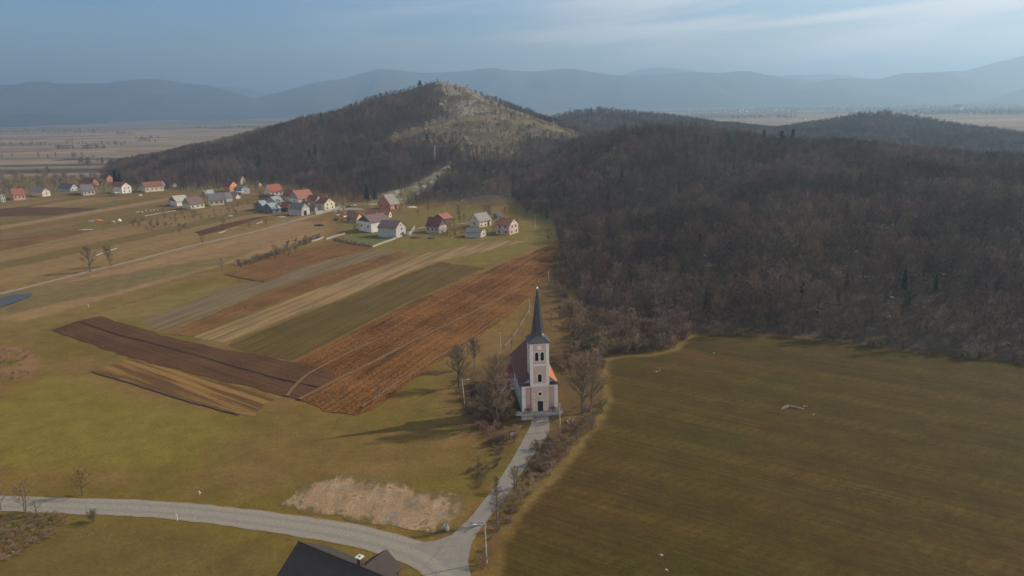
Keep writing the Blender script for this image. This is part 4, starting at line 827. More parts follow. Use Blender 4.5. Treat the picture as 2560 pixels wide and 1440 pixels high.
HS = [
 ((1274, 588, 1240, 1296), 563, 546, 30, 'R', 'pinkw', 'brown', 'tall pinkish house with cream gable, rightmost of the village', dict(wl=(2, 2), wr=(2, 2), chim=1, gable='cream')),
 ((1199, 569, 1173, 1228), 553, 535, 40, 'L', 'cream', 'grey', 'cream house with steep grey roof and open porch', dict(wl=(1, 1), wr=(3, 2), door=('r', .5, 1.6, 3))),
 ((1202, 595, 1163, 1216), 581, 570, 22, 'R', 'conc', 'dgrey', 'low grey shed with small orange gable in front of the cream porch house', dict(gable='orange', cat='shed', name='shed', wr=(1, 1))),
 ((1098, 584, 1065, 1117), 566, 545, 28, 'R', 'stone', 'dred', 'stone walled house under a dark red roof in mid village', dict(wl=(3, 1), gable='wood')),
 ((1110, 555, 1083, 1132), 548, 535, 42, 'L', 'wood', 'rust', 'open barn with orange roof behind the dark red roofed house', dict(cat='barn', name='barn')),
 ((991, 596, 946, 1015), 570, 552, 27, 'R', 'conc', 'purple', 'big grey concrete barn with purple roof beside the lawn', dict(cat='barn', name='barn', wr=(1, 2), gable='conc', door=('r', .4, 1.4, 2.6))),
 ((929, 582, 897, 975), 556, 538, 45, 'L', 'white', 'purple', 'house with white end wall and dark timber gable under a purple roof', dict(gable='wood', chim=1, wl=(2, 1))),
 ((973, 545, 914, 979), 534, 521, 14, 'R', 'cream', 'orange', 'long orange tiled roof house behind the purple roof', dict(wr=(1, 1))),
 ((892, 557, 868, 908), 546, 533, 28, 'R', 'grey', 'rust', 'small outbuilding with rusty roof and orange gable by the machinery', dict(gable='orange', cat='shed', name='shed')),
 ((885, 543, 868, 892), 537, 525, 30, 'R', 'dgrey', 'dgrey', 'small black shed tucked behind the rusty roofed outbuilding', dict(cat='shed', name='shed')),
 ((977, 524, 946, 999), 511, 487, 40, 'L', 'brick', 'grey', 'brick house with grey roof and round arched porch at the foot of the hill', dict(wl=(2, 1), wr=(1, 1), door=('r', .2, 2.0, 2.4))),
 ((1243, 547, 1234, 1252), 541, 530, 35, 'L', 'dgrey', 'dgrey', 'little dark shed behind the rightmost pinkish house', dict(cat='shed', name='shed')),
 ((812, 526, 790, 838), 509, 495, 32, 'R', 'yell', 'dred', 'cream gabled house at the lane corner with dark red roof', dict(wr=(2, 2), wl=(1, 1))),
 ((791, 508, 768, 803), 500, 488, 28, 'R', 'conc', 'brown', 'brown roofed house squeezed behind the lane corner house', dict()),
 ((748, 508, 724, 786), 498, 477, 42, 'L', 'white', 'rust', 'house with large rusty roof, white front and two chimneys', dict(chim=1, wl=(1, 1), gable='grey')),
 ((725, 504, 706, 747), 490, 473, 33, 'R', 'cream', 'brown', 'brown roofed house with pale pointed gable behind the metal sheds', dict(wr=(1, 2))),
 ((677, 490, 661, 709), 480, 462, 48, 'L', 'white', 'red', 'house with the widest red roof and white front, upper row', dict(wl=(1, 1), wr=(3, 1), chim=1)),
 ((684, 499, 648, 690), 493, 486, 20, 'R', 'stone', 'dred', 'low dark red outbuilding above the blue metal roofs', dict(cat='shed', name='shed')),
 ((692, 514, 666, 711), 506, 494, 50, 'L', 'conc', 'blue', 'shed with long blue metal roof, farthest of the three', dict(cat='shed', name='shed', wr=(2, 1))),
 ((659, 528, 638, 674), 516, 502, 50, 'L', 'dgrey', 'blue', 'shed with blue metal roof, leftmost of the three', dict(cat='shed', name='shed')),
 ((682, 534, 658, 703), 522, 508, 50, 'L', 'dgrey', 'blue', 'shed with blue metal roof, nearest of the three', dict(cat='shed', name='shed')),
 ((720, 530, 701, 733), 518, 502, 30, 'R', 'wood', 'red', 'red roofed shed between blue metal roofs and grey barn', dict(cat='shed', name='shed')),
 ((754, 540, 723, 775), 522, 507, 26, 'R', 'conc', 'dgrey', 'large grey barn with grey roof and open gable at the lane', dict(cat='barn', name='barn', door=('r', -.1, 3.0, 3.2), gable='grey')),
 ((770, 516, 756, 776), 508, 502, 30, 'R', 'brick', 'red', 'small red brick lean-to between the rusty roof and grey barn', dict(cat='shed', name='shed')),
 ((787, 529, 771, 795), 521, 515, 30, 'R', 'grey', 'dgrey', 'low grey garage below the lane corner house', dict(cat='garage', name='garage')),
 ((443, 516, 423, 474), 504, 490, 44, 'L', 'white', 'cream', 'barn with pale roof and dark gable, first of the middle row', dict(cat='barn', name='barn', gable='dgrey')),
 ((477, 524, 457, 512), 511, 494, 42, 'L', 'yell', 'purple', 'cream walled house with purplish roof in the middle row', dict(wr=(3, 1), chim=1, gable='grey')),
 ((514, 492, 505, 537), 485, 476, 48, 'L', 'grey', 'blue', 'grey house with pale blue metal roof behind the purplish roof', dict()),
 ((524, 515, 521, 561), 501, 483, 62, 'L', 'cream', 'dgrey', 'long pale house with grey roof and two small windows', dict(wr=(3, 1))),
 ((566, 505, 557, 582), 494, 482, 45, 'L', 'conc', 'dgrey', 'unfinished grey annex at the end of the long pale house', dict(cat='annex')),
 ((590, 498, 579, 602), 491, 484, 30, 'R', 'cream', 'grey', 'small shed with cream gable and grey roof in the middle row', dict(cat='shed', name='shed')),
 ((575, 480, 559, 597), 466, 453, 32, 'R', 'brick', 'dred', 'dark red roofed house with bright orange gable', dict(gable='orange', wr=(1, 1))),
 ((602, 462, 599, 615), 450, 440, 20, 'R', 'cream', 'brown', 'tall narrow house with pointed cream gable against the wood', dict(wr=(1, 2))),
 ((604, 486, 586, 625), 473, 464, 34, 'R', 'grey', 'dgrey', 'dark roofed grey house next to the orange gable', dict(wr=(1, 1))),
 ((645, 467, 634, 654), 460, 455, 30, 'R', 'pinkw', 'brown', 'ruined pinkish shed above the upper row', dict(cat='shed', name='shed')),
 ((306, 484, 282, 330), 467, 456, 34, 'R', 'white', 'red', 'bright white gabled house with red roof in the left row', dict(wr=(2, 2), wl=(1, 1))),
 ((364, 481, 350, 410), 468, 456, 50, 'L', 'cream', 'brown', 'long cream house with brown roof in the left row', dict(wr=(4, 1), gable='grey')),
 ((402, 470, 385, 414), 459, 446, 34, 'R', 'white', 'rust', 'white gabled house with red roof behind the long cream house', dict()),
 ((433, 469, 424, 443), 461, 452, 32, 'R', 'conc', 'rust', 'small rusty roofed shed at the edge of the wood', dict(cat='shed', name='shed')),
 ((209, 489, 196, 239), 478, 468, 52, 'L', 'cream', 'dgrey', 'low cream fronted house with dark roof in the left row', dict(wr=(3, 1))),
 ((238, 479, 215, 250), 471, 461, 28, 'R', 'wood', 'orange', 'barn with orange roof behind the low cream fronted house', dict(cat='barn', name='barn')),
 ((177, 478, 145, 197), 471, 459, 28, 'R', 'conc', 'dgrey', 'grey roofed house with light grey gable in the left row', dict(wr=(2, 1))),
 ((107, 492, 79, 127), 480, 470, 30, 'R', 'cream', 'grey', 'grey roofed house with rounded cream gable at far left', dict(wr=(1, 1))),
 ((35, 501, 25, 65), 488, 476, 50, 'L', 'pink', 'red', 'pink walled house with red roof at far left', dict(wr=(3, 1))),
 ((4, 506, -20, 15), 488, 474, 40, 'R', 'conc', 'grey', 'grey house cut by the left edge', dict(wr=(2, 2))),
 ((232, 464, 206, 246), 455, 445, 30, 'R', 'brick', 'dred', 'dim dark red roofed house behind the trees, left one', dict()),
 ((268, 456, 250, 284), 446, 437, 30, 'R', 'brick', 'dred', 'dim dark red roofed house behind the trees, right one', dict()),
 ((205, 470, 196, 212), 463, 457, 30, 'R', 'brick', 'orange', 'tiny orange roofed hut beside the light grey gable', dict(cat='hut', name='hut')),
]
for px, ev, apx, an, sd, wl_, rf_, lb, kw in HS: house(px, ev, apx, an, sd, wl_, rf_, lb, **kw)
# open carport with white roof
def carport(px, label):
    x, y, z = G(*px); o = empty('carport', (x, y, z), R(-35), label=label, cat='carport')
    b = MB(); b.box((0, 0, 2.5), (8.5, 5.0, .12)); b.build('roof', metal_w, o)
    for sx in (-4, 4):
        for sy in (-2.2, 2.2): b = MB(); b.box((sx, sy, 1.22), (.16, .16, 2.44)); b.build('post', concrete, o)
carport((291, 489), 'open carport with flat white roof below the bright white house')
carport((602, 487), 'open lean-to with white flat roof below the dark roofed grey house')
# stone and concrete garden walls
def wall_line(pts, h, th, m_, label, name='stone_wall', rough=.12, seed=0):
    S = spline([G(*p)[:2] for p in pts], 1.2) if len(pts) > 2 else np.array([np.array(G(*pts[0])[:2])+(np.array(G(*pts[1])[:2])-np.array(G(*pts[0])[:2]))*t_ for t_ in np.linspace(0, 1, 14)])
    T = np.gradient(S, axis=0); T /= np.linalg.norm(T, axis=1)[:, None]; Nn = np.stack([-T[:, 1], T[:, 0]], 1); z = height(S[:, 0], S[:, 1]); b = MB(); n = len(S); vs = []
    hj = h*(1+rough*(vnoise(np.arange(n)*.9, np.zeros(n), seed)-.5)*2)
    for i in range(n):
        for s, zz in ((-.5, -.3), (.5, -.3), (.5, hj[i]), (-.5, hj[i])): p = S[i]+Nn[i]*s*th; vs.append((p[0], p[1], z[i]+zz))
    fs = [(i*4+k, i*4+(k+1) % 4, i*4+4+(k+1) % 4, i*4+4+k) for i in range(n-1) for k in range(4)]+[(3, 2, 1, 0), tuple((n-1)*4+k for k in range(4))]
    b.add(vs, fs); o = b.build(name, m_); tag(o, label, 'wall' if 'wall' in name else 'fence'); return o
limes = mat('pale_limestone', (.30, .275, .235), scale=1.2, var=.22, bump=.05)
wall_line([(931, 619), (960, 608), (989, 598)], .9, .5, limes, 'pale stone wall along the right side of the green lawn', seed=1)
wall_line([(815, 600), (838, 592), (862, 586)], .9, .5, concrete, 'grey concrete wall at the top left corner of the lawn', seed=2)
wall_line([(1015, 590), (1026, 587), (1037, 573)], 2.2, .35, concrete, 'tall grey wall joined to the right of the big concrete barn', seed=3)
wall_line([(795, 534), (818, 529), (845, 521)], .8, .4, concrete, 'pale kerb wall along the lane below the corner house', seed=4)
wall_line([(788, 537), (806, 533)], 2.2, 1.2, concrete, 'thick pale retaining wall right of the grey barn', seed=5)
wall_line([(775, 606), (790, 602), (808, 596)], .9, .5, limes, 'short pale wall left of the lawn', seed=6)
for i, p in enumerate([[(240, 640), (262, 632), (292, 622)], [(362, 541), (400, 534), (440, 527)], [(546, 585), (557, 581), (566, 578)], [(640, 561), (648, 558), (656, 555)]]):
    wall_line(p, .45, .35, limes, ['low pale stone row beside the two bare road trees', 'pale stone row in the meadow left of the pale roofed barn', 'short pale stone row by the small garden plot', 'short pale slab row near the far end of the garden plot'][i], seed=10+i)
# fence and low wall from the church towards the village
pts_f = [(1262, 872), (1278, 852), (1296, 826), (1312, 800), (1330, 768)]
fence = empty('fence', (0, 0, 0), label='old concrete post fence from the church annex along the ploughed field', cat='fence')
S = spline([G(*p)[:2] for p in pts_f], 2.6)
b = MB(); b2 = MB()
for i, p in enumerate(S):
    z = H(p[0], p[1]); q = MB(); q.box((p[0], p[1], z+.55), (.16, .16, 1.3)); q.build('post', concrete, fence)
    if i < len(S)-1 and i % 4 != 2: q = S[i+1]; z2 = H(q[0], q[1]); b.tube([(p[0], p[1], z+.95), (q[0], q[1], z2+.95)], .05, 4); b.tube([(p[0], p[1], z+.45), (q[0], q[1], z2+.45)], .05, 4)
b.build('rail', concrete, fence)
# lawn hedge
# ------------------------------------------------------------------ poles and wires
pole_m = mat('concrete_pole', (.42, .38, .31), scale=3, var=.12); woodp = mat('wooden_pole', (.20, .17, .13), scale=3, var=.2); steel = mat('galvanised_steel', (.42, .43, .44), rough=.45, spec=.5)
TOPS = {}
def pole(key, base, top, label, lamp=None, cross=False, r=.13, m_=None, group=None, cat='utility pole', name='utility_pole'):
    x, y, z = G(*base); h = h_from_px(x, y, z, top[1]); o = empty(name, (x, y, z), label=label, cat=cat, group=group)
    q = at_height(top[0], top[1], z+h); lx_ = np.clip(q[0]-x, -.6, .6)
    b = MB(); b.tube([(0, 0, -.4), (lx_*.5, 0, h*.5), (lx_, 0, h)], [r, r*.85, r*.65], 8); b.build('post', m_ or pole_m, o)
    if lamp:
        b = MB(); b.tube([(lx_, 0, h-.35), (lx_+lamp*.6, -.1, h-.05), (lx_+lamp*1.35, -.2, h)], .035, 6); a_ = b.build('arm', steel, o)
        b = MB(); b.box((lx_+lamp*1.6, -.22, h), (.62, .24, .13)); b.build('lamp_head', metal_w, a_)
    if cross: b = MB(); b.box((lx_, 0, h-.35), (1.6, .09, .09)); b.build('crossarm', m_ or pole_m, o)
    b = MB()
    for s in (-.25, .25): b.tube([(lx_+s, 0, h-.3), (lx_+s, 0, h-.1)], .05, 6)
    b.tube([(lx_-.25, 0, h-.28), (lx_+.25, 0, h-.28)], .03, 4); b.build('insulator', metal_w, o)
    TOPS[key] = np.array([x+lx_, y, z+h-.1]); return o
pole('a', (1217, 1412), (1212, 1309), 'street lamp pole with arm at the foot of the church drive', lamp=-1, cat='street lamp', name='street_lamp')
pole('b', (1400, 1076), (1399, 1009), 'plain pole right of the church door beside the drive', r=.15)
pole('c', (1162, 1013), (1155, 948), 'street lamp pole with arm left of the church', lamp=1, cat='street lamp', name='street_lamp')
pole('d', (1252, 888), (1250, 832), 'pole just behind the church annex')
pole('e', (1324, 788), (1323.5, 749), 'thin pole left of the church spire')
pole('f', (1372, 706), (1371, 679), 'pole right of the spire tip at the wood edge', r=.15)
pole('g', (1420, 607), (1419, 576), 'pole against the dark wood near the end of the ploughed field')
pole('h', (1339, 572), (1337.5, 537), 'pole in the grass right of the rightmost house')
vp = [((1011, 527), (1009, 505), 'right of the brick house'), ((931, 520), (929, 499), 'left of the brick house'), ((864, 512), (861, 488), 'at the fork of the village lane'), ((1112, 531), (1111, 517), 'behind the open barn with orange roof'),
      ((471, 471), (468, 453), 'at the wood edge, left row'), ((527, 463), (524, 447), 'above the blue roofed grey house'), ((646, 467), (643, 449), 'above the ruined pinkish shed'), ((706, 468), (703, 452), 'behind the widest red roof'),
      ((634, 488), (633, 463), 'between the dark grey house and the widest red roof'), ((349, 462), (347, 450), 'between white house and long cream house'), ((819, 498), (817, 480), 'behind the lane corner house')]
for i, (b_0, t_0, w_) in enumerate(vp): pole('v%d' % i, b_0, t_0, 'village utility pole '+w_, group='utility poles in the village')
wire_m = mat('wire_aluminium', (.12, .12, .12), rough=.4)
def wire(a, b_1, label, n=1, sag=.025, r=.022, gap=.3, name='overhead_wire'):
    mb = MB(); a = np.array(a); c_ = np.array(b_1); L = np.linalg.norm(c_-a); d = (c_-a)/L; side = np.array([d[1], -d[0], 0])
    for k in range(n):
        o_ = side*(k-(n-1)/2)*gap; mb.tube([a+(c_-a)*t_+o_-np.array([0, 0, 4*sag*L*t_*(1-t_)]) for t_ in np.linspace(0, 1, 14)], r, 4, cap=False)
    o = mb.build(name, wire_m); tag(o, label, 'wire'); return o
T_ = TOPS
wire(T_['a'], T_['b'], 'wire between drive lamp pole and plain pole at the church'); wire(T_['b'], T_['c'], 'wire across the church front'); wire(T_['c'], T_['d'], 'wire from left lamp pole to the annex pole')
wire(T_['d'], T_['e'], 'wire from annex pole along the field'); wire(T_['e'], T_['f'], 'wire passing behind the spire'); wire(T_['f'], T_['g'], 'wire along the wood edge'); wire(T_['g'], T_['h'], 'wire from wood edge to the grass pole')
wire(T_['h'], T_['v3'], 'wire from the grass pole to the village', n=2); wire(T_['v3'], T_['v0'], 'wire behind the right village houses'); wire(T_['v0'], T_['v1'], 'wire over the brick house'); wire(T_['v1'], T_['v2'], 'wire from brick house to lane fork'); wire(T_['v2'], T_['v10'], 'wire from lane fork to the corner house')
# power line across the hills
def pylon(D, px, base_y, top_y, label, arms=2):
    x, y, z = G(px, base_y); h = max(14, h_from_px(x, y, z, top_y)); o = empty('pylon', (x, y, z), R(25), label=label, cat='pylon', group='power line pylons on the hills')
    b = MB(); w = 1.1
    for sx in (-1, 1):
        for sy in (-1, 1): b.tube([(sx*w, sy*w, -1), (sx*.22, sy*.22, h)], .12, 4)
    for k in range(7):
        z0, z1 = h*k/7, h*(k+1)/7; f0, f1 = w+(.22-w)*k/7, w+(.22-w)*(k+1)/7
        for s in (-1, 1): b.tube([(-f0, s*f0, z0), (f1, s*f1, z1)], .06, 3); b.tube([(s*f0, -f0, z0), (s*f1, f1, z1)], .06, 3)
    b.build('mast', steel, o); b = MB(); b.tube([(-3.2, 0, h-1.0), (3.2, 0, h-1.0)], .11, 4); b.tube([(0, 0, h+.6), (-3.2, 0, h-1)], .06, 3); b.tube([(0, 0, h+.6), (3.2, 0, h-1)], .06, 3); b.build('crossarm', steel, o)
    c_, s_ = math.cos(R(25)), math.sin(R(25)); return [np.array([x+u*c_, y+u*s_, z+h-1.2]) for u in (-3.1, 0, 3.1)]
q1 = pylon(0, 1088, 402, 372, 'pylon on the brown lower slope of the rocky hill'); q2_ = pylon(0, 1384, 336, 312, 'pylon in the saddle right of the rocky hill')
pA = at_dist(560, 478, 620); pA[2] += 16; q0 = [pA+np.array([0, k*2.5, 0]) for k in (-1, 0, 1)]
pB = at_dist(1560, 262, 1400); q3 = [pB+np.array([0, k*3, 0]) for k in (-1, 0, 1)]
for k in range(3):
    wire(q0[k], q1[k], ['nearest', 'middle', 'farthest'][k]+' power cable sloping over the village towards the pylon', r=.05, sag=.02, name='power_cable'); wire(q1[k], q2_[k], ['nearest', 'middle', 'farthest'][k]+' power cable crossing the rocky hill', r=.05, sag=.02, name='power_cable')
    wire(q2_[k], q3[k], ['nearest', 'middle', 'farthest'][k]+' power cable running over the far wooded hill', r=.05, sag=.01, name='power_cable')

# ------------------------------------------------------------------ small things
x, y, z = G(1281, 1098); o = empty('notice_board', (x, y, z), R(8), label='white notice board in a dark frame beside the church drive', cat='notice board')
b = MB(); b.box((0, 0, 1.25), (1.15, .06, .8)); b.build('panel', mat('board_paper', (.60, .56, .54), var=.08), o)
b = MB()
for s in (-.65, .65): b.box((s, 0, .85), (.13, .13, 1.9))
b.box((0, 0, 1.76), (1.5, .16, .12)); b.box((0, 0, .80), (1.2, .12, .09)); b.build('frame', mat('black_stained_wood', (.03, .022, .018)), o)
x, y, z = G(1119, 1331); o = MB(); n = 14; r_ = .36; hh_ = 1.15
o.add([(r_*math.cos(2*math.pi*i/n), r_*math.sin(2*math.pi*i/n), zz) for zz in (0, hh_) for i in range(n)]+[(r_*.86*math.cos(2*math.pi*i/n), r_*.86*math.sin(2*math.pi*i/n), zz) for zz in (hh_, .3) for i in range(n)],
      [(k*n+i, k*n+(i+1) % n, (k+1)*n+(i+1) % n, (k+1)*n+i) for k in range(3) for i in range(n)]+[tuple(range(3*n, 4*n))])
o = o.build('barrel', metal_w); o.location = (x, y, z); o.rotation_euler = (R(8), R(-12), 0); tag(o, 'grey white open barrel standing on the dirt by the road bend', 'barrel')
x, y, z = G(500, 1241); b = MB(); b.box((0, 0, .35), (.05, .05, .7)); b.add([(-.1, -.04, .35), (.28, -.04, .50), (-.1, -.04, .95), (-.1, .04, .35), (.28, .04, .50), (-.1, .04, .95)], [(0, 1, 2), (5, 4, 3), (0, 3, 4, 1), (1, 4, 5, 2), (2, 5, 3, 0)])
o = b.build('marker_flag', mat('white_plastic', (.8, .8, .76))); o.location = (x, y, z); tag(o, 'small white flag in the meadow above the road', 'flag')
for i, (p, lb) in enumerate([((444, 1308), 'thin pale stake on the lower road verge'), ((590, 664), 'white stake at the left end of the hedge row'), ((712, 628), 'white stake in the middle of the hedge row'), ((734, 621), 'white stake near the right end of the hedge row'), ((222, 770), 'small white stake in the meadow above the dark tilled strip')]):
    x, y, z = G(*p); b = MB(); b.box((0, 0, .6), (.14, .14, 1.3)); b.box((0, 0, 1.22), (.30, .16, .12)); o = b.build('stake', concrete_w); o.location = (x, y, z); tag(o, lb, 'stake', group='stakes in the meadows')
def rock(seed, r):
    rr_ = random.Random(seed); bm = bmesh.new(); bmesh.ops.create_icosphere(bm, subdivisions=1, radius=r)
    for v in bm.verts: v.co *= rr_.uniform(.65, 1.25); v.co.z *= .6
    me = bpy.data.meshes.new('stone'); bm.to_mesh(me); bm.free(); me.materials.append(limes); return me
rocks = [rock(i, 1.0) for i in range(4)]
RK = [((1641, 930), .38, 'pale stone in the near corner of the big right field'), ((1648, 929), .28, 'smaller pale stone beside it in the right field corner'), ((2009, 1020), .28, 'left one of two white stones in the big right field'), ((2016, 1019), .22, 'right one of two white stones in the big right field'), ((2033, 1039), .25, 'lone pale stone in mid field at right'),
      ((1652, 1396), .35, 'pale stone in the muddy patch at the bottom right'), ((1666, 1427), .30, 'second pale stone in the muddy patch at the bottom'), ((1784, 885), .3, 'tiny pale stone near the wood edge of the right field'), ((32, 1383), .3, 'white scrap at the edge of the bramble ditch'),
      ((1240, 1062), .22, 'white stone at the foot of the big bare tree'), ((1222, 700), .4, 'pale stone at the edge of the dark olive strip')]
for (p, r_, lb) in RK:
    x, y, z = G(*p); o = bpy.data.objects.new('stone', rocks[int(p[0]) % 4]); COL.objects.link(o); o.location = (x, y, z+.05); o.scale = (r_,)*3; tag(o, lb, 'stone')
# low berm of pale earth in the right field
x, y, z = G(1975, 1024); b = MB(); pts = [(-2.6, -.8, -.05), (-1.6, .1, .22), (-.2, .8, .30), (1.0, .4, .28), (2.4, -.4, .12), (3.6, -.7, -.03)]; b.tube(pts, [.15, .4, .45, .42, .35, .1], 7); o = b.build('earth_ridge', mat('pale_clay', (.20, .155, .095), scale=2, var=.3, bump=.1)); o.location = (x, y, z-.12); tag(o, 'short curved ridge of pale earth in the big right field', 'earth ridge')
# vehicles and farm clutter at the lane fork
def car(px, rz, body, label):
    x, y, z = G(*px); o = empty('parked_car', (x, y, z), R(rz), label=label, cat='car')
    b = MB(); prof = [(-2.1, .35), (-2.15, .75), (-1.9, .92), (-1.2, .98), (-.75, 1.38), (.7, 1.40), (1.25, .98), (2.0, .82), (2.1, .5), (2.05, .35)]; n = len(prof)
    vs = [(u, s*(.82 if v < 1.1 else .64), v) for s in (-1, 1) for u, v in prof]; b.add(vs, [tuple(range(n)), tuple(range(2*n-1, n-1, -1))]+[(i, n+i, n+(i+1) % n, (i+1) % n) for i in range(n)]); b.build('body', mat('car_'+label[:6].replace(' ', '_'), body, rough=.25, spec=.6, var=.03), o)
    b = MB(); b.box((0, .0, 1.17), (1.5, 1.50, .30)); b.build('window', glass, o)
    for u in (-1.35, 1.35):
        for s in (-.8, .8): b = MB(); b.tube([(u, s-.1, .32), (u, s+.1, .32)], .32, 12); b.build('wheel', mat('tyre_rubber', (.02, .02, .02)), o)
car((871, 519), 4, (.03, .03, .035), 'black car parked at the fork of the lane'); car((884, 516), 2, (.55, .55, .54), 'light grey car parked behind the black one')
def trailer(px, rz, col_, label, s=1.0):
    x, y, z = G(*px); o = empty('farm_trailer', (x, y, z), R(rz), label=label, cat='trailer'); o.scale = (s, s, s)
    b = MB(); b.box((0, 0, .85), (3.6, 1.9, .12)); b.box((0, .92, 1.15), (3.6, .07, .6)); b.box((0, -.92, 1.15), (3.6, .07, .6)); b.box((-1.76, 0, 1.15), (.07, 1.8, .6)); b.build('bed', mat('paint_'+label[:5], col_, var=.2), o)
    for sg in (-.85, .85): b = MB(); b.tube([(.2, sg-.1, .4), (.2, sg+.1, .4)], .4, 10); b.build('wheel', mat('tyre_rubber', (.02, .02, .02)), o)
    b = MB(); b.tube([(1.8, 0, .8), (3.0, 0, .45)], .06, 5); b.build('drawbar', steel, o)
trailer((854, 552), 20, (.50, .12, .08), 'red farm trailer among the clutter left of the rusty roofed shed'); trailer((864, 546), 50, (.6, .6, .56), 'white farm trailer behind the red one'); trailer((839, 552), 5, (.08, .08, .07), 'dark farm trailer, leftmost of the clutter'); trailer((844, 541), 70, (.40, .38, .34), 'grey farm trailer standing alone nearer the lane', .8)
def pile(px, sx, sy, sz, col_, label, name='tarp_pile', cat='pile'):
    x, y, z = G(*px); bm = bmesh.new(); bmesh.ops.create_icosphere(bm, subdivisions=2, radius=1)
    rr_ = random.Random(int(px[0]*7+px[1]))
    for v in bm.verts: v.co *= rr_.uniform(.85, 1.12); v.co.x *= sx; v.co.y *= sy; v.co.z = max(-.1, v.co.z)*sz
    me = bpy.data.meshes.new(name); bm.to_mesh(me); bm.free(); me.materials.append(mat('pile_%d_%d' % (int(col_[0]*100), int(col_[1]*100)), col_, var=.3, scale=2, bump=.05)); o = bpy.data.objects.new(name, me); COL.objects.link(o); o.location = (x, y, z); tag(o, label, cat); return o
pile((245, 552), 3.2, 1.2, 1.0, (.62, .15, .06), 'orange tarpaulin covered heap in the left meadow'); pile((282, 556), 2.2, 1.2, 1.0, (.30, .24, .12), 'brown straw heap in the left meadow', 'straw_heap', 'heap'); pile((299, 553), 1.3, 1.2, 1.6, (.68, .66, .6), 'white wrapped heap in the left meadow'); pile((228, 553), 2.4, 1.0, .6, (.35, .30, .30), 'grey heap left of the orange tarpaulin')
pile((215, 575), 5, 1.0, .5, (.45, .38, .26), 'long pale straw heap beside the reddish strip', 'straw_heap', 'heap'); pile((798, 565), 3.4, 1.6, 1.3, (.06, .045, .025), 'dark manure heap in the meadow below the lane', 'manure_heap', 'heap'); pile((575, 541), 2.2, 1.0, 1.0, (.40, .38, .28), 'pale heap in the gardens below the long pale house', 'rubble_heap', 'heap')
pile((702, 544), 4.2, 1.8, 1.0, (.34, .27, .24), 'rubble heap in front of the blue metal roofs', 'rubble_heap', 'heap'); pile((1040, 596), 3.4, .9, .9, (.08, .06, .05), 'low dark woodpile right of the big barn', 'woodpile', 'woodpile'); pile((1078, 597), 2.2, .8, .9, (.10, .09, .06), 'second woodpile below the stone walled house', 'woodpile', 'woodpile')
pile((350, 489), 2.0, 1.0, .9, (.6, .6, .58), 'white covered heap between white and cream houses'); pile((1030, 519), 3.5, 2.0, .9, (.50, .48, .44), 'pale stone heap right of the brick house', 'stone_heap', 'heap')
for i, (xx_, yy_) in enumerate([(342, 533), (347, 532), (356, 532.5), (366, 529), (377, 528.5), (385, 527.5), (394, 527)]):
    x, y, z = G(xx_, yy_); b = MB(); b.box((0, 0, .55), (1.0, .8, .9)); b.box((0, 0, 1.05), (1.15, .95, .12)); b.box((0, 0, .06), (.8, .6, .12)); o = b.build('beehive', concrete_w if i % 3 else mat('hive_paint', (.5, .46, .3))); o.location = (x, y, z); o.rotation_euler = (0, 0, R(20)); tag(o, 'small pale hive box in the meadow row', 'hive', group='row of pale boxes in the left meadow')
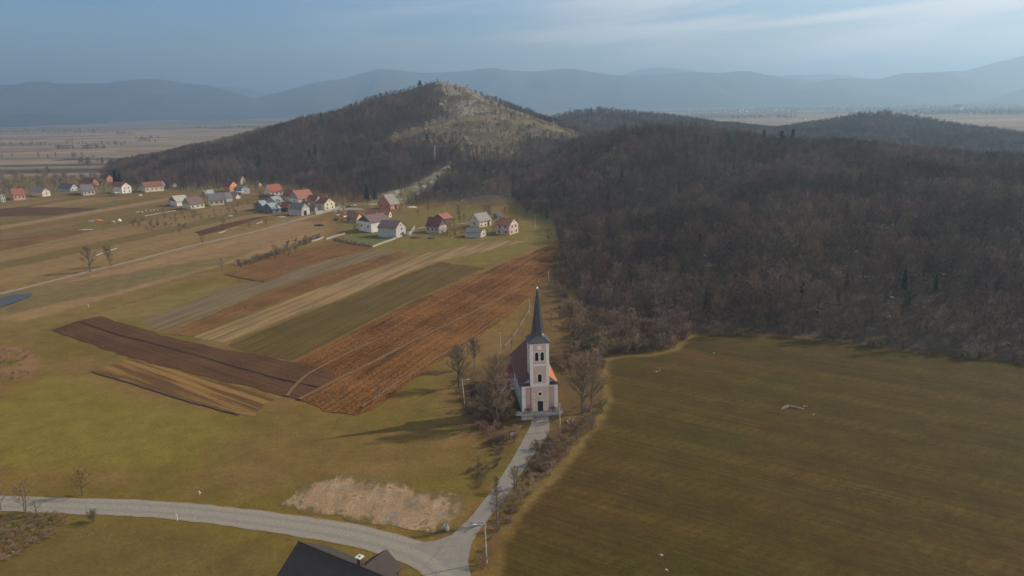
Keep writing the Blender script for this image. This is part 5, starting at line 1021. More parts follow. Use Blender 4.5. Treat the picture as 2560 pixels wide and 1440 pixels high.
# ------------------------------------------------------------------ trees
bark_p = mat('pale_grey_bark', (.085, .072, .058), scale=2, var=.35, rand=.5); bark = mat('bark', (.115, .092, .070), scale=3, var=.3); bark_w = mat('warm_bark', (.185, .130, .080), scale=3, var=.3)
twig_m = mat('forest_twigs', (.128, .088, .062), scale=.3, var=.22, rand=.36); twig_n = mat('near_twigs', (.215, .160, .100), scale=.3, var=.2, rand=.15)
twig_o = mat('ochre_twigs', (.210, .140, .055), scale=.3, var=.2); needle = mat('pine_needles', (.030, .042, .024), scale=1.2, var=.4, rand=.25); ivy = mat('bramble_twigs', (.225, .158, .105), scale=.8, var=.35, rand=.3)
pale_bark = mat('pale_bark', (.42, .40, .36), scale=3, var=.3)
def grow(seed, h, spread, nb, nsub, ntw, tw=.05, tl=1.0, first=.22, up=.55, tr=None, stems=1, shape='round', lean=0):
    rd = random.Random(seed); T = MB(); C_ = MB(); tr = tr or h*.022
    def sliver(p, d, l, w):
        a = d.orthogonal().normalized(); a = (Matrix.Rotation(rd.uniform(0, 6.28), 3, d) @ a)*w; m_ = p+d*l*.5+Vector((rd.uniform(-.1, .1), rd.uniform(-.1, .1), rd.uniform(-.05, .15)))*l
        C_.add([p-a*.5, p+a*.5, m_+a*.45, p+d*l, m_-a*.45], [(0, 1, 2, 3, 4)])
    for st in range(stems):
        az0 = rd.uniform(0, 6.28); ln = lean+(0.0 if stems == 1 else spread*.25/h); pts = []
        base = Vector((0, 0, -.2)) if stems == 1 else Vector((math.cos(az0)*.25, math.sin(az0)*.25, -.2)); n = 8
        for i in range(n+1):
            t_ = i/n; w = .02*h*math.sin(t_*5+seed); pts.append(base+Vector((math.cos(az0)*ln*h*t_+w*rd.uniform(.4, 1), math.sin(az0)*ln*h*t_+w*rd.uniform(-.6, .6), h*.93*t_)))
        T.tube(pts, [tr*(1-.9*i/n)*(1.35 if i == 0 else 1)+.012 for i in range(n+1)], 6)
        for k in range(nb):
            t_ = first+(1-first)*(k+rd.random())/nb; i = min(n-1, int(t_*n)); p = pts[i].lerp(pts[i+1], t_*n-i); az = k*2.4+rd.uniform(-.5, .5)
            rel = (t_-first)/(1-first)
            if shape == 'round': L = spread*(.55+.6*math.sin(math.pi*min(1, rel*.85+.15)))*rd.uniform(.7, 1.05)
            elif shape == 'fan': L = spread*(1.5-.5*rel)*rd.uniform(.8, 1.15)
            else: L = spread*(1.05-.75*rel)*rd.uniform(.7, 1.1)
            el = up*(1 if shape != 'fan' else 1.0)+rel*.45+rd.uniform(-.15, .15); d = Vector((math.cos(az)*math.cos(el), math.sin(az)*math.cos(el), math.sin(el)))
            bp_ = [p]; dd = d.copy(); m = 4
            for j in range(m): dd = (dd+Vector((rd.uniform(-.18, .18), rd.uniform(-.18, .18), .10 if shape != 'spike' else .02))).normalized(); bp_.append(bp_[-1]+dd*L/m)
            r0 = tr*(.42*(1-t_)+.12); T.tube(bp_, [r0*(1-.8*j/m)+.008 for j in range(m+1)], 4, cap=False)
            for q in range(nsub):
                u = .2+.8*(q+rd.random())/nsub; j = min(m-1, int(u*m)); p2 = bp_[j].lerp(bp_[j+1], u*m-j); d2 = (dd+Vector((rd.uniform(-1, 1), rd.uniform(-1, 1), rd.uniform(-.35, .8)))*.95).normalized(); L2 = L*rd.uniform(.28, .5)*(1.1-.4*u)
                e = p2+d2*L2; a = d2.orthogonal().normalized()*max(.02, r0*.28); b3 = d2.cross(a); C_.add([p2+a, p2-a*.5+b3*.8, p2-a*.5-b3*.8, e], [(0, 1, 3), (1, 2, 3), (2, 0, 3)])
                for w in range(ntw):
                    v = rd.uniform(.15, 1); p3 = p2.lerp(e, v); d3 = (d2*.6+Vector((rd.uniform(-1, 1), rd.uniform(-1, 1), rd.uniform(-.5, 1)))).normalized(); sliver(p3, d3, tl*rd.uniform(.5, 1.2), tw)
    return T, C_
def tree_thing(name, T, C_, bm_, tm, loc=(0, 0, 0), rz=0, cname='crown', **kw):
    o = empty(name, loc, rz, **kw); T.build('trunk', bm_, o); C_.build(cname, tm, o); return o
def conifer(seed, h, w, dens=1.0):
    rd = random.Random(seed); T = MB(); C_ = MB(); T.tube([(0, 0, -.3), (0, 0, h)], [h*.018, .03], 6); n = int(h*3.2)
    for k in range(n):
        t_ = .10+.90*k/n; z = h*t_; rad = w*(1-t_)**.8*rd.uniform(.75, 1.15)+.15
        for j in range(7):
            az = rd.uniform(0, 6.28); L = rad*rd.uniform(.7, 1.1); tip = Vector((math.cos(az)*L, math.sin(az)*L, z-L*rd.uniform(.05, .4)))
            for q in range(6):
                u = rd.uniform(.1, 1); p = Vector((0, 0, z)).lerp(tip, u); s = .20+.34*rd.random(); d = Vector((rd.uniform(-1, 1), rd.uniform(-1, 1), rd.uniform(-.6, .5))).normalized(); a = d.orthogonal().normalized()*s*.5
                C_.add([p-a, p+a, p+d*s*1.6], [(0, 1, 2)])
    return T, C_
# prototypes are real trees of the wood (scaled copies follow); all about ten metres tall
protos = []
PX = [(1560, 800), (1620, 812), (1842, 838), (2060, 852), (2240, 880)]
for i, (sd, sp_, sh, tm) in enumerate([(1, 4.0, 'round', twig_m), (2, 3.4, 'round', twig_m), (3, 3.2, 'fan', twig_m), (4, 3.7, 'round', twig_m), (5, 2.8, 'fan', twig_m)]):
    T, C_ = grow(sd, 8.6, sp_, 13, 6, 6, tw=.080, tl=1.1, first=.10, shape=sh); x, y, z = G(*PX[i])
    protos.append(tree_thing('bare_tree', T, C_, bark_p, tm, (x, y, z-.1), i, label='bare brown tree along the near edge of the right-hand wood', cat='tree', group='bare trees at the near edge of the right-hand wood'))
# patches of different species: tint by where the tree stands
def place_tint(M, sc=.022, amt=.45):
    t = M.node_tree; b = [n for n in t.nodes if n.type == 'BSDF_PRINCIPLED'][0]; src = b.inputs['Base Color'].links[0].from_socket
    oi = N(t, 'ShaderNodeObjectInfo'); n = N(t, 'ShaderNodeTexNoise'); n.inputs['Scale'].default_value = sc; n.inputs['Detail'].default_value = 3; t.links.new(oi.outputs['Location'], n.inputs['Vector'])
    r = N(t, 'ShaderNodeMapRange'); t.links.new(n.outputs[0], r.inputs[0]); r.inputs[1].default_value = .35; r.inputs[2].default_value = .65; r.inputs[3].default_value = 1-amt; r.inputs[4].default_value = 1+amt
    n2 = N(t, 'ShaderNodeTexNoise'); n2.inputs['Scale'].default_value = sc*1.7; n2.inputs['Detail'].default_value = 2; mp_ = N(t, 'ShaderNodeMapping'); mp_.inputs['Location'].default_value = (50, 20, 9); t.links.new(oi.outputs['Location'], mp_.inputs[0]); t.links.new(mp_.outputs[0], n2.inputs['Vector'])
    r2 = N(t, 'ShaderNodeMapRange'); t.links.new(n2.outputs[0], r2.inputs[0]); r2.inputs[1].default_value = .35; r2.inputs[2].default_value = .65; r2.inputs[3].default_value = .475; r2.inputs[4].default_value = .54
    h = N(t, 'ShaderNodeHueSaturation'); t.links.new(src, h.inputs['Color']); t.links.new(r.outputs[0], h.inputs['Value']); t.links.new(r2.outputs[0], h.inputs['Hue']); t.links.new(h.outputs[0], b.inputs['Base Color'])
place_tint(twig_m); place_tint(ivy, .06, .3)
# scatter points
def sees(x, y, ztop):                         # is the point's top in view past the terrain (left out if far behind a crest)
    vis = np.ones(len(x), bool)
    for t_ in np.linspace(.12, .985, 70):
        vis &= height(x*t_, y*t_) < CAMZ+(ztop-CAMZ)*t_+2.0
    return vis
def scatter(x0, x1, y0, y1, sp_, seed):
    r = np.random.default_rng(seed); X, Y = np.meshgrid(np.arange(x0, x1, sp_), np.arange(y0, y1, sp_)); X = X.ravel()+r.uniform(-.46, .46, X.size)*sp_; Y = Y.ravel()+r.uniform(-.46, .46, Y.size)*sp_
    px, _, _ = proj(np.stack([X, Y, X*0+10], 1)); k = (px > -120) & (px < 2680); return X[k], Y[k], r
def cover(hill, sp_, seed, bb, hs=(.8, 1.15), minh=.0, extra=None):
    X, Y, r = scatter(*bb, sp_, seed); ins = in_poly(X, Y, hill.f); k = ins & (hill(X, Y) > minh)
    if extra is not None: k &= extra(X, Y, r)
    X, Y = X[k], Y[k]; Z = height(X, Y); v = sees(X, Y, Z+13); X, Y, Z = X[v], Y[v], Z[v]
    return X, Y, Z, r.uniform(hs[0], hs[1], len(X))*(0.85+.3*fbm(X, Y, 40, 2, seed)), r
def not_open(X, Y, r):
    j1, j2 = (fbm(X, Y, 9, 3, 31)-.5), (fbm(X, Y, 9, 3, 37)-.5); a = in_poly(X+j1*30, Y+j2*30, OPEN); s = in_poly(X+j1*10, Y+j2*10, STRIP); g = in_poly(X, Y, GAP)
    dens = fbm(X, Y, 30, 3, 77); u = r.random(len(X))
    de, _ = seg_dist(X, Y, OPEN, True); return (~g) & (~s | (u < .06)) & (~a | (u < np.clip(.75-de/38, .06, 1)*sstep(.42, .56, dens)))
wx, wy, wz, ws, wr_ = cover(wood_hill, 4.4, 101, (-20, 560, 150, 800), (.55, 1.02), .05)
rx, ry, rz_, rs, _ = cover(rock_hill, 5.6, 103, (-620, 200, 560, 1200), (.62, .98), .1, not_open)
bx, by, bz, bs, _ = cover(back_hill, 8.5, 107, (280, 900, 640, 1400), (1.0, 1.35), .3)
fx_, fy_, fz_, fs_, _ = cover(far_hill, 8.0, 109, (-60, 520, 950, 1600), (.9, 1.2), .3)
rs = rs*(1-.5*sstep(55, 100, rz_)); dist = np.hypot(wx, wy); order = np.argsort(dist); NEAR = 235
near, rest = order[:NEAR], order[NEAR:]
for n_, i in enumerate(near):
    o = copy_tree(protos[n_ % 5], (wx[i], wy[i], wz[i]-.1), float(wr_.uniform(0, 6.28)), None); s = ws[i]; o.scale = (s*float(wr_.uniform(.9, 1.15)), s*float(wr_.uniform(.9, 1.15)), s)
# instancing for the woods that read as one mass
def gn_stuff(name, X, Y, Z, S, sources, label, cat, seed=0, flat_s=None):
    r = np.random.default_rng(seed); n = len(X); me = bpy.data.meshes.new(name); me.vertices.add(n); me.vertices.foreach_set('co', np.stack([X, Y, Z], 1).astype(np.float32).ravel())
    rot = np.zeros((n, 3)); rot[:, 2] = r.uniform(0, 6.28, n); rot[:, 0] = r.uniform(-.08, .08, n); scl = np.stack([S*r.uniform(.85, 1.2, n), S*r.uniform(.85, 1.2, n), S*(flat_s or 1)], 1)
    for nm, tp, key, arr in (('rot', 'FLOAT_VECTOR', 'vector', rot), ('scl', 'FLOAT_VECTOR', 'vector', scl), ('var', 'INT', 'value', r.integers(0, len(sources), n))):
        a = me.attributes.new(nm, tp, 'POINT'); a.data.foreach_set(key, np.asarray(arr, np.float32 if tp != 'INT' else np.int32).ravel())
    me.update(); o = bpy.data.objects.new(name, me); COL.objects.link(o); tag(o, label, cat, kind='stuff')
    g = bpy.data.node_groups.new(name, 'GeometryNodeTree'); g.interface.new_socket('Geometry', in_out='INPUT', socket_type='NodeSocketGeometry'); g.interface.new_socket('Geometry', in_out='OUTPUT', socket_type='NodeSocketGeometry')
    gi = g.nodes.new('NodeGroupInput'); go = g.nodes.new('NodeGroupOutput'); ip = g.nodes.new('GeometryNodeInstanceOnPoints'); J = g.nodes.new('GeometryNodeJoinGeometry')
    for parts in reversed(sources):
        j = g.nodes.new('GeometryNodeJoinGeometry')
        for p in parts:
            oi = g.nodes.new('GeometryNodeObjectInfo'); oi.inputs['Object'].default_value = p; oi.transform_space = 'ORIGINAL'; g.links.new(oi.outputs['Geometry'], j.inputs[0])
        ti = g.nodes.new('GeometryNodeGeometryToInstance'); g.links.new(j.outputs[0], ti.inputs[0]); g.links.new(ti.outputs[0], J.inputs[0])
    def na_(nm, dt):
        q = g.nodes.new('GeometryNodeInputNamedAttribute'); q.data_type = dt; q.inputs['Name'].default_value = nm; return [s for s in q.outputs if s.enabled and s.name == 'Attribute'][0]
    g.links.new(gi.outputs[0], ip.inputs['Points']); g.links.new(J.outputs[0], ip.inputs['Instance']); ip.inputs['Pick Instance'].default_value = True
    g.links.new(na_('var', 'INT'), ip.inputs['Instance Index']); g.links.new(na_('rot', 'FLOAT_VECTOR'), ip.inputs['Rotation']); g.links.new(na_('scl', 'FLOAT_VECTOR'), ip.inputs['Scale']); g.links.new(ip.outputs[0], go.inputs[0])
    md = o.modifiers.new('scatter', 'NODES'); md.node_group = g; return o
srcs = [list(p.children) for p in protos]
gn_stuff('wood', wx[rest], wy[rest], wz[rest]-.1, ws[rest], srcs, 'bare brown wood covering the low hill at the right', 'wood', 1)
gn_stuff('wood', rx, ry, rz_-.1, rs, srcs, 'bare wood on the flanks of the rocky hill', 'wood', 2)
gn_stuff('wood', bx, by, bz-.1, bs, srcs, 'bluish wood on the farther hill at the right edge', 'wood', 3)
gn_stuff('wood', fx_, fy_, fz_-.1, fs_, srcs, 'distant wood on the low hill right of the saddle', 'wood', 4)
# shrubs
shr = []
SP = [(1478, 1075), (1545, 870), (1652, 880), (232, 1310)]
for i, (sd, h, sp_, tm, lb) in enumerate([(21, 2.6, 1.5, ivy, 'brown leafless shrub in the scrub right of the drive'), (22, 3.2, 2.0, ivy, 'tall brown shrub at the corner between wood and right field'), (23, 4.2, 2.4, ivy, 'dark dense shrub at the field edge below the wood'), (24, 1.7, 1.3, ivy, 'low bramble bush at the tip of the ditch by the road')]):
    T, C_ = grow(sd, h, sp_, 4, 4, 5, tw=.045, tl=.7, first=.05, up=.5, tr=.03, stems=5); x, y, z = G(*SP[i])
    shr.append(tree_thing('shrub', T, C_, bark, tm, (x, y, z), i, cname='twigs', label=lb, cat='shrub', group='shrubs at the field edges'))
ss = [list(p.children) for p in shr]
def fill(poly_px, sp_, seed, S=(.7, 1.2), thr=.0, sel=None, world=None):
    P = world or fw(*poly_px); xs_ = [p[0] for p in P]; ys_ = [p[1] for p in P]; X, Y, r = scatter(min(xs_), max(xs_), min(ys_), max(ys_), sp_, seed); k = in_poly(X, Y, P) & (fbm(X, Y, 8, 3, seed+1) > thr); X, Y = X[k], Y[k]
    return X, Y, height(X, Y)-.05, r.uniform(*S, len(X))
def cat4(*a): return [np.concatenate(q) for q in zip(*a)]
A_ = cat4(fill([(1190, 1420), (1200, 1370), (1235, 1300), (1262, 1250), (1305, 1185), (1345, 1140), (1385, 1085), (1440, 1060), (1500, 1040), (1480, 1075), (1400, 1160), (1330, 1235), (1290, 1290), (1250, 1350), (1235, 1425)], 1.7, 201, (.30, .62), .44),
          fill([(1330, 1130), (1400, 1075), (1460, 1060), (1470, 1085), (1400, 1150), (1345, 1195), (1315, 1200)], 1.6, 203, (.45, .8), .40), fill([(1465, 985), (1515, 960), (1520, 1010), (1490, 1050), (1465, 1040)], 1.9, 204, (.4, .75), .46))
gn_stuff('scrub', *A_, ss, 'low leafless brown scrub between the drive and the right field', 'scrub', 5, .9)
A_ = cat4(fill([(1480, 792), (1540, 812), (1640, 822), (1720, 832), (1712, 845), (1690, 872), (1640, 880), (1560, 886), (1512, 893), (1470, 880), (1440, 850), (1455, 810)], 2.0, 205, (.75, 1.5), .36), fill([(1370, 905), (1440, 875), (1510, 895), (1515, 960), (1450, 950), (1400, 930)], 2.0, 206, (.5, .95), .44),
          fill([(1740, 826), (1960, 834), (2150, 858), (2300, 880), (2560, 900), (2560, 915), (2300, 889), (2150, 867), (1960, 847), (1750, 838)], 2.2, 207, (.5, 1.0), .42))
gn_stuff('scrub', *A_, ss, 'brown thicket along the foot of the right-hand wood', 'scrub', 6)
A_ = fill([(-60, 1402), (-60, 1290), (60, 1284), (150, 1288), (190, 1295), (150, 1328), (80, 1372), (0, 1412)], 1.0, 208, (.16, .36), .30)
gn_stuff('scrub', *A_, ss, 'purple brown brambles in the ditch at the lower left', 'scrub', 7, .8)
A_ = fill([(-120, 870), (60, 872), (108, 906), (66, 948), (-20, 990), (-150, 1040)], 2.3, 241, (.15, .42), .50)
gn_stuff('scrub', *A_, ss, 'low dry weeds on the rough earth patch at the left edge', 'scrub', 18, .7)
A_ = cat4(fill([(1170, 1190), (1200, 1130), (1185, 1060), (1240, 1085), (1270, 1110), (1240, 1170), (1200, 1235), (1170, 1240)], 1.8, 209, (.3, .7), .42), fill([(1120, 960), (1160, 930), (1230, 960), (1210, 1040), (1150, 1040)], 2.2, 210, (.3, .6), .5))
gn_stuff('scrub', *A_, ss, 'dark low scrub on the bank left of the drive', 'scrub', 8, .8)
A_ = cat4(fill(None, 6.5, 211, (.5, 1.3), .50, world=OPEN), fill(None, 6, 212, (.5, 1.0), .53, world=STRIP))
gn_stuff('scrub', *A_, ss, 'scattered bushes on the open grass of the rocky hill', 'scrub', 9)
A_ = cat4(fill([(-200, 448), (60, 442), (180, 440), (280, 446), (250, 470), (120, 478), (0, 480), (-200, 490)], 10, 213, (1.0, 2.0), .46), fill([(590, 660), (680, 635), (780, 600), (800, 590), (800, 597), (700, 638), (600, 668)], 2.2, 214, (.5, .9), .30), fill([(832, 601), (880, 611), (932, 620), (931, 617), (880, 607), (835, 598)], 1.2, 215, (.35, .45), 0),
          fill([(330, 545), (420, 545), (520, 520), (640, 520), (660, 535), (560, 548), (430, 580), (330, 580)], 7, 216, (.5, 1.1), .52), fill([(1040, 600), (1180, 560), (1160, 590), (1060, 600)], 4, 217, (.4, .8), .5))
gn_stuff('scrub', *A_, ss, 'hedges and garden scrub round the village', 'scrub', 10)
# stones on the hill
rp = []
for i in range(3):
    o = bpy.data.objects.new('boulder', rock(50+i, 1.0)); COL.objects.link(o); x, y, z = G(1102+i*9, 262-i*8); o.location = (x, y, z); o.scale = (3.2, 2.2, 2.4); tag(o, 'pale limestone boulder high on the rocky face, %s' % ['lowest and leftmost of three', 'middle of three', 'uppermost of three'][i], 'boulder'); rp.append([o])
X, Y, r = scatter(OPEN[2][0]-60, top[0]+160, 780, 1030, 4.0, 221); dd_ = np.hypot((X-top[0])/85, (Y-top[1])/190); k = in_poly(X, Y, OPEN) & (fbm(X, Y, 15, 4, 93)+.12*(1-np.clip(dd_, 0, 1)) > .55) & (r.random(len(X)) < .42-.3*dd_)
X, Y = X[k], Y[k]; S = r.uniform(.5, 2.0, len(X))
X2, Y2, r2_ = scatter(min(p[0] for p in STRIP), max(p[0] for p in STRIP), min(p[1] for p in STRIP), max(p[1] for p in STRIP), 2.2, 223); k = in_poly(X2, Y2, STRIP) & (fbm(X2, Y2, 7, 3, 95) > .50); X2, Y2 = X2[k], Y2[k]; S2 = r2_.uniform(.25, .75, len(X2))
X3, Y3, Z3, S3 = fill([(1080, 500), (1180, 480), (1230, 470), (1200, 520), (1100, 540)], 6, 225, (.3, .8), .52)
Xa, Ya, Sa = np.concatenate([X, X2, X3]), np.concatenate([Y, Y2, Y3]), np.concatenate([S, S2, S3])
gn_stuff('limestone_rubble', Xa, Ya, height(Xa, Ya), Sa, rp, 'pale limestone rubble on the upper face and rib of the rocky hill', 'rubble', 12)
# pale dots in the lower left meadow
X, Y, Z, S = fill([(150, 1330), (270, 1310), (300, 1370), (200, 1420), (60, 1450), (60, 1420)], 1.1, 227, (.05, .10), .50)
gn_stuff('molehill_stones', X, Y, Z+.06, S, rp, 'tiny pale tufts dotted over the lower left meadow', 'tufts', 13)
pts_ = [(random.gauss(2040, 55), random.gauss(415, 14)) for _ in range(46)]+[(random.gauss(1945, 14), random.gauss(668, 9)) for _ in range(16)]+[(random.gauss(2120, 14), random.gauss(400, 5)) for _ in range(22)]+[(random.uniform(1450, 2400), random.uniform(600, 800)) for _ in range(26)]
Q = np.array([G(*p) for p in pts_]); gn_stuff('limestone_rubble', Q[:, 0], Q[:, 1], Q[:, 2]+5.5*(Q[:, 1] > 0)*0+.4, np.random.default_rng(3).uniform(.5, 1.3, len(Q)), rp, 'pale limestone rubble showing between the trees of the right-hand wood', 'rubble', 16)
A_ = cat4(fill([(1150, 985), (1240, 960), (1290, 1040), (1300, 1100), (1240, 1120), (1180, 1060)], 2.3, 231, (.4, 1.0), .42), fill([(1395, 620), (1440, 760), (1480, 880), (1440, 900), (1400, 800), (1385, 650)], 2.7, 232, (.4, 1.2), .44))
gn_stuff('scrub', *A_, ss, 'undergrowth beneath the bare trees around the church', 'scrub', 17)
# single trees near the church and in the fields
def hero(base, top_y, w_px, seed, label, nb=30, nsub=9, ntw=13, shape='fan', tm=twig_n, bm_=bark, tw=.035, first=.25, stems=1, up=.6, tr=None, lean=0, name='bare_tree', cat='tree', tl=1.0):
    x, y, z = G(*base); h = h_from_px(x, y, z, top_y); pm = proj((x, y, z))[2]/FPX; sp_ = w_px*pm*.5*.82
    T, C_ = grow(seed, h*.95, sp_, nb, nsub, ntw, tw=tw, tl=tl*h/12, first=first, shape=shape, stems=stems, up=up, tr=tr, lean=lean)
    return tree_thing(name, T, C_, bm_, tm, (x, y, z-.05), seed*.7, label=label, cat=cat)
hero((1243, 1062), 905, 96, 301, 'big bare tree with fan of branches left of the church front', nb=40, nsub=10, ntw=13, tr=.30, first=.22)
hero((1149, 968), 872, 96, 302, 'stout bare tree by the lamp pole left of the church', nb=26, tr=.42, first=.35, shape='round')
hero((1186, 922), 848, 66, 303, 'thinner bare tree behind the stout one at the ploughed field', nb=22, tr=.16, shape='round', first=.35)
hero((1456, 1036), 905, 92, 304, 'nearer big bare tree right of the church', nb=30, tr=.26, first=.25)
hero((1480, 1024), 886, 84, 305, 'farther big bare tree right of the church by the field', nb=28, tr=.24, first=.25)
hero((1438, 876), 754, 96, 306, 'tall bare two stemmed tree behind the church at right', nb=22, stems=2, tr=.2, first=.3, shape='round')
hero((1243, 1311), 1178, 62, 307, 'slender bare tree with short side branches at the foot of the drive', nb=30, nsub=6, ntw=6, shape='spike', bm_=bark_w, tm=twig_n, tr=.22, first=.2, up=.5, tl=.7)
hero((946, 1005), 955, 40, 308, 'small bare tree at the edge of the ploughed field', nb=12, tr=.07, shape='round', nsub=6, ntw=5)
hero((207, 1238), 1172, 66, 309, 'small ochre tree on the road verge at left', nb=18, tm=twig_o, tr=.13, shape='round', up=.3, nsub=7, ntw=9)
hero((62, 1284), 1203, 56, 310, 'leaning pair of bare stems by the ditch at left', nb=10, stems=2, tr=.10, nsub=5, ntw=6)
hero((92, 1288), 1240, 26, 311, 'short bare stem right of the leaning pair', nb=6, tr=.13, nsub=4, ntw=4)
hero((3, 1275), 1215, 60, 312, 'bare tree cut by the left edge beside the road', nb=12, tr=.10, nsub=5, ntw=6)
hero((226, 680), 620, 54, 313, 'left one of two bare trees beside the village lane', nb=16, tr=.30, shape='round', tw=.06, up=.45)
hero((278, 666), 616, 44, 314, 'right one of two bare trees beside the village lane', nb=16, tr=.24, shape='round', tw=.06, lean=-.15)
hero((451, 590), 568, 22, 315, 'small round bare tree in the meadow above the lane', nb=10, tr=.12, shape='round', tw=.07, nsub=6, ntw=6)
hero((507, 612), 590, 24, 316, 'small bare tree beside the lane below the garden plot', nb=10, tr=.12, shape='round', tw=.07, nsub=6, ntw=6)
hero((555, 678), 645, 30, 317, 'small bare tree at the left end of the hedge row', nb=10, tr=.12, shape='round', tw=.07, nsub=6, ntw=6)
hero((1270, 512), 474, 44, 318, 'bare tree behind the rightmost village house', nb=16, tr=.25, shape='round', tw=.10, nsub=6, ntw=8)
hero((1345, 720), 690, 26, 319, 'dark young tree right of the ploughed field corner', nb=8, tr=.09, shape='round', tw=.07, nsub=5, ntw=5) if False else None
hero((1378, 815), 778, 16, 320, 'thin bare sapling right of the spire', nb=7, tr=.06, tw=.04, nsub=4, ntw=4)
hero((1283, 1108), 1084, 15, 321, 'knee-high bushy sapling standing in front of the notice board' if False else 'small two stemmed sapling in front of the notice board', nb=9, stems=2, tr=.05, nsub=5, ntw=6, tw=.03, tl=1.6, bm_=bark_w)
hero((1305, 852), 826, 16, 322, 'small bent tree beside the old fence', nb=7, tr=.07, tw=.05, nsub=4, ntw=4)
hero((1279, 872), 850, 14, 323, 'small crooked tree nearest the annex beside the old fence', nb=7, tr=.07, tw=.05, nsub=4, ntw=4)
hero((845, 640) if False else (797, 600), 585, 18, 324, 'low bare tree at the left end of the lawn', nb=8, tr=.1, tw=.08, nsub=5, ntw=5)
hero((1320, 600), 560, 40, 325, 'bare bushy tree by the field corner at the wood edge', nb=12, tr=.12, shape='round', tw=.09, nsub=6, ntw=7) if False else None
hero((1372, 606), 575, 36, 326, 'bare tree where the ploughed field meets the wood', nb=12, tr=.12, shape='round', tw=.09, nsub=6, ntw=7)
hero((1505, 838), 775, 60, 327, 'ochre brown tree standing before the wood edge', nb=20, tr=.12, shape='round', tm=twig_o, tw=.05, nsub=6, ntw=7)
hero((1562, 862), 795, 56, 328, 'reddish bare tree above the thicket', nb=20, tr=.12, shape='round', tm=ivy, tw=.05, nsub=7, ntw=8)
hero((1290, 1222), 1165, 44, 329, 'ochre shrubby tree on the right bank of the drive', nb=10, stems=3, tr=.05, shape='round', tm=twig_o, nsub=5, ntw=6)
# village and meadow trees that nothing tells apart
vt = [(24, 478), (75, 480), (95, 474), (132, 486), (150, 468), (168, 462), (262, 486), (272, 470), (338, 478), (420, 466), (490, 480), (548, 478), (620, 478), (655, 500), (690, 470), (735, 478), (770, 484), (845, 502), (880, 505), (905, 512), (1045, 540), (1070, 530), (1148, 548), (1160, 556), (1222, 545), (1262, 545), (1135, 565), (648, 475), (596, 520), (620, 515), (410, 545), (380, 570), (395, 566), (440, 560), (560, 575), (625, 572), (665, 566), (722, 640), (690, 648), (740, 632), (765, 618), (480, 478), (1060, 506), (1110, 512), (1180, 520), (950, 500)]
vt += [(random.gauss(q[0][0]+random.choice((-22, 24)), 12), min(598, max(468, random.gauss(q[0][1]-6, 7)))) for q in HS for _ in range(2)]
vps = []
for i, sd in enumerate((41, 42, 43)):
    T, C_ = grow(sd, 6.5, 2.4, 9, 6, 6, tw=.10, tl=.9, first=.2, shape='round'); x, y, z = G(*vt[i]); o = tree_thing('garden_tree', T, C_, bark, twig_n, (x, y, z), i, label='small bare garden tree between the village houses and lanes', cat='tree', group='bare garden trees of the village'); vps.append(o)
gts = list(vps)
for i, p in enumerate(vt[3:]):
    x, y, z = G(*p); s = random.uniform(.6, 1.15); o = copy_tree(vps[i % 3], (x, y, z), random.uniform(0, 6), s); gts.append(o)
seen = {}
for o in gts:
    x, y = o.location[:2]; hx, hy, hl = min(HPOS, key=lambda q: (q[0]-x)**2+(q[1]-y)**2); d = math.hypot(hx-x, hy-y); w = ('right of' if x > hx else 'left of') if abs(x-hx) > abs(y-hy) else ('behind' if y > hy else 'in front of')
    base = ' '.join(hl.split()[:7]); lb = 'bare garden tree %s the %s' % (('well ' if d > 22 else '')+w, base)
    k = seen.get(lb, 0); seen[lb] = k+1; o['label'] = (['', 'second ', 'third ', 'fourth ', 'fifth ', 'sixth ', 'seventh '][min(k, 6)]+lb)
# evergreens
cps = []
ev = [((1050, 215), 7.5, 'dark rounded evergreen on the very top of the rocky hill', 2.2), ((804, 306), 12, 'dark evergreen sticking up from the left ridge', 1), ((1886, 358), 14, 'dark conifer on the right crest, leftmost of four', 1), ((1908, 362), 12, 'dark conifer on the right crest, second of four', 1), ((1952, 372), 14, 'dark conifer on the right crest, third of four', 1.1), ((1980, 366), 14, 'tallest dark conifer on the right crest, last of four', 1.1),
      ((918, 500), 13, 'dark conifer left of the brick house', 1), ((938, 500), 11, 'second dark conifer by the brick house', 1), ((1188, 425), 10, 'dark conifer above the right end of the pale stone rib', 1), ((1212, 452), 13, 'dark conifer left of the wooded gully', 1), ((1068, 362), 11, 'dark conifer on the lower face of the rocky hill', 1.2), ((290, 462), 15, 'dark conifer at the wood end behind the left houses', 1.3), ((300, 460), 12, 'smaller conifer at the wood end behind the left houses', 1.3),
      ((650, 424), 16, 'dark conifer in the wood above the orange gable', 1), ((790, 402), 18, 'left dark conifer in the wood above the red roofs', 1.2), ((775, 410), 15, 'right dark conifer in the wood above the red roofs', 1.2), ((1478, 296), 10, 'dark conifer on the far low hill crest', 1), ((1600, 298), 10, 'left conifer of the clump on the far low hill', 1.6), ((1622, 301), 9, 'right conifer of the clump on the far low hill', 1.6), ((1520, 535), 13, 'dark conifer in the gully of the right wood', 1), ((2340, 610), 9, 'small green conifer deep in the right wood', 1.2), ((2066, 312), 10, 'conifer on the back hill crest', 1.2), ((2450, 345), 12, 'conifer breaking the back hill line at right', 1.0)]
for i in range(3): cps.append(conifer(60+i, 10, [2.3, 2.9, 2.0][i]))
for i, (p, h, lb, wd) in enumerate(ev):
    x, y, z = G(*p)
    if i < 3: cps[i] = tree_thing('conifer', cps[i][0], cps[i][1], bark, needle, (x, y, z-.1), i, label=lb, cat='conifer'); o = cps[i]
    else: o = copy_tree(cps[i % 3], (x, y, z-.1), i); o['label'] = lb
    o.scale = (h/10*wd, h/10*wd, h/10)
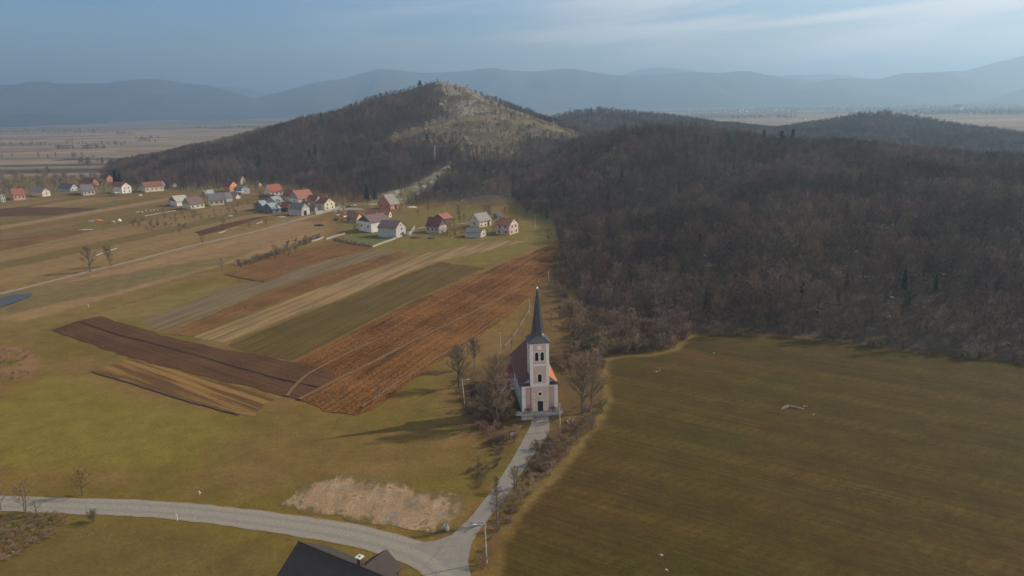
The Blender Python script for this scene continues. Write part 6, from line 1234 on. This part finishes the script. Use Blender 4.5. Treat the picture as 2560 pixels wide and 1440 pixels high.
for i in range(34):
    p = (random.uniform(1420, 2540), random.uniform(380, 800)); x, y, z = G(*p)
    if not in_poly(np.array([x]), np.array([y]), wood_hill.f)[0]: continue
    o = copy_tree(cps[i % 3], (x, y, z-.1), i, (.8*random.uniform(.6, 1), .8*random.uniform(.6, 1), random.uniform(.5, .95))); o['label'] = 'small dark evergreen scattered among the bare trees of the right-hand wood'; o['group'] = 'small evergreens in the right-hand wood'
# trees and houses far out on the plain
def plain(xr_, yr_, n, seed):
    r = np.random.default_rng(seed); px = r.uniform(*xr_, n); py = r.uniform(*yr_, n); P = np.array([flat(a, b) for a, b in zip(px, py)]); return P[:, 0], P[:, 1], r
def far_clump(rects, seed, S=(.8, 1.5)):
    Xs, Ys, Ss = [], [], []
    for k, (x0_, x1_, y0_, y1_, n) in enumerate(rects):
        X, Y, r = plain((x0_, x1_), (y0_, y1_), n, seed+k); Xs.append(X); Ys.append(Y); Ss.append(r.uniform(*S, len(X)))
    X, Y, S_ = map(np.concatenate, (Xs, Ys, Ss)); return X, Y, height(X, Y), S_
X, Y, Z, S = far_clump([(-40, 330, 361, 366, 60), (140, 185, 371, 374, 22), (200, 262, 370, 373, 24), (340, 400, 345, 356, 34), (290, 340, 334, 340, 26), (200, 232, 405, 420, 14), (260, 300, 330, 337, 10), (480, 620, 318, 322, 40), (0, 260, 322, 334, 150), (240, 300, 408, 412, 9), (280, 700, 304, 309, 120), (-20, 260, 300, 306, 120), (170, 190, 350, 358, 6), (0, 300, 392, 396, 10), (90, 130, 430, 446, 5)], 300, (.5, 1.0))
gn_stuff('hedgerow_trees', X, Y, Z, S, srcs, 'scattered hedges and tree clumps on the far left plain', 'tree clumps', 14)
X, Y, Z, S = far_clump([(1560, 2000, 268, 284, 800), (1900, 2560, 259, 278, 1500), (1560, 1700, 286, 291, 90), (1820, 1990, 288, 297, 200), (2250, 2560, 277, 288, 700), (1700, 1850, 292, 297, 60), (1440, 1700, 262, 268, 240)], 330, (.5, 1.0))
gn_stuff('town_trees', X, Y, Z, S, srcs, 'bluish trees among the far town at the right', 'tree clumps', 15)
hw_m, hr_m = mat('far_white_wall', (.75, .73, .70), var=.05), mat('far_roof', (.32, .16, .12))
b = MB(); b.add([(-6, -4, 0), (6, -4, 0), (6, 4, 0), (-6, 4, 0), (-6, -4, 5), (6, -4, 5), (6, 4, 5), (-6, 4, 5), (-6, 0, 8), (6, 0, 8)], [(0, 1, 5, 4), (1, 2, 6, 9, 5), (2, 3, 7, 6), (3, 0, 4, 8, 7)])
b2 = [(-6.4, -4.5, 4.8), (6.4, -4.5, 4.8), (6.4, 0, 8.15), (-6.4, 0, 8.15), (6.4, 4.5, 4.8), (-6.4, 4.5, 4.8)]; b.add(b2, [(0, 1, 2, 3), (3, 2, 4, 5)], 1)
fh = None; r = random.Random(5)
def far_house(px, py, lb, grp, s=1.0):
    global fh
    x, y = flat(px, py); z = H(x, y)
    if fh is None: fh = b.build('far_house', [hw_m, hr_m]); o = fh
    else: o = fh.copy(); COL.objects.link(o)
    o.location = (x, y, z); o.rotation_euler = (0, 0, r.uniform(0, 3.1)); o.scale = (s, s, s); tag(o, lb, 'house', grp)
for i in range(64): far_house(r.uniform(1600, 2330), 259+22*r.random()**1.3+(4 if i % 9 == 0 else 0), 'tiny pale house of the far town beyond the right-hand wood', 'houses of the far town', r.uniform(.8, 1.5))
for i in range(14): far_house(r.uniform(330, 600), 294+r.random()*4.5+(.0), 'tiny pale house at the foot of the far left ridge', 'far houses at the foot of the left ridge', r.uniform(.9, 1.5))
far_house(2010, 300, 'pale farmhouse on the plain just over the right crest', None, .8); far_house(2395, 276, 'large white block of the far town at right', None, 3.2)
for i in range(5): far_house(2535+i*14, 398+i*3, 'pale house half hidden at the right edge beyond the wood', 'houses at the right edge', .8) if False else None
# ------------------------------------------------------------------ haze
hz = bpy.data.materials.new('haze_air'); hz.use_nodes = True; t = hz.node_tree; t.nodes.clear(); o_ = N(t, 'ShaderNodeOutputMaterial'); v = N(t, 'ShaderNodeVolumePrincipled')
v.inputs['Color'].default_value = (.47, .73, 1.0, 1); v.inputs['Density'].default_value = 1.9e-4; v.inputs['Anisotropy'].default_value = .42; t.links.new(v.outputs[0], o_.inputs['Volume'])
b = MB(); b.box((0, 8000, 325-2), (36000, 17500, 660)); o = b.build('haze', hz); tag(o, 'thin blue haze filling the valley air', 'haze', kind='stuff')
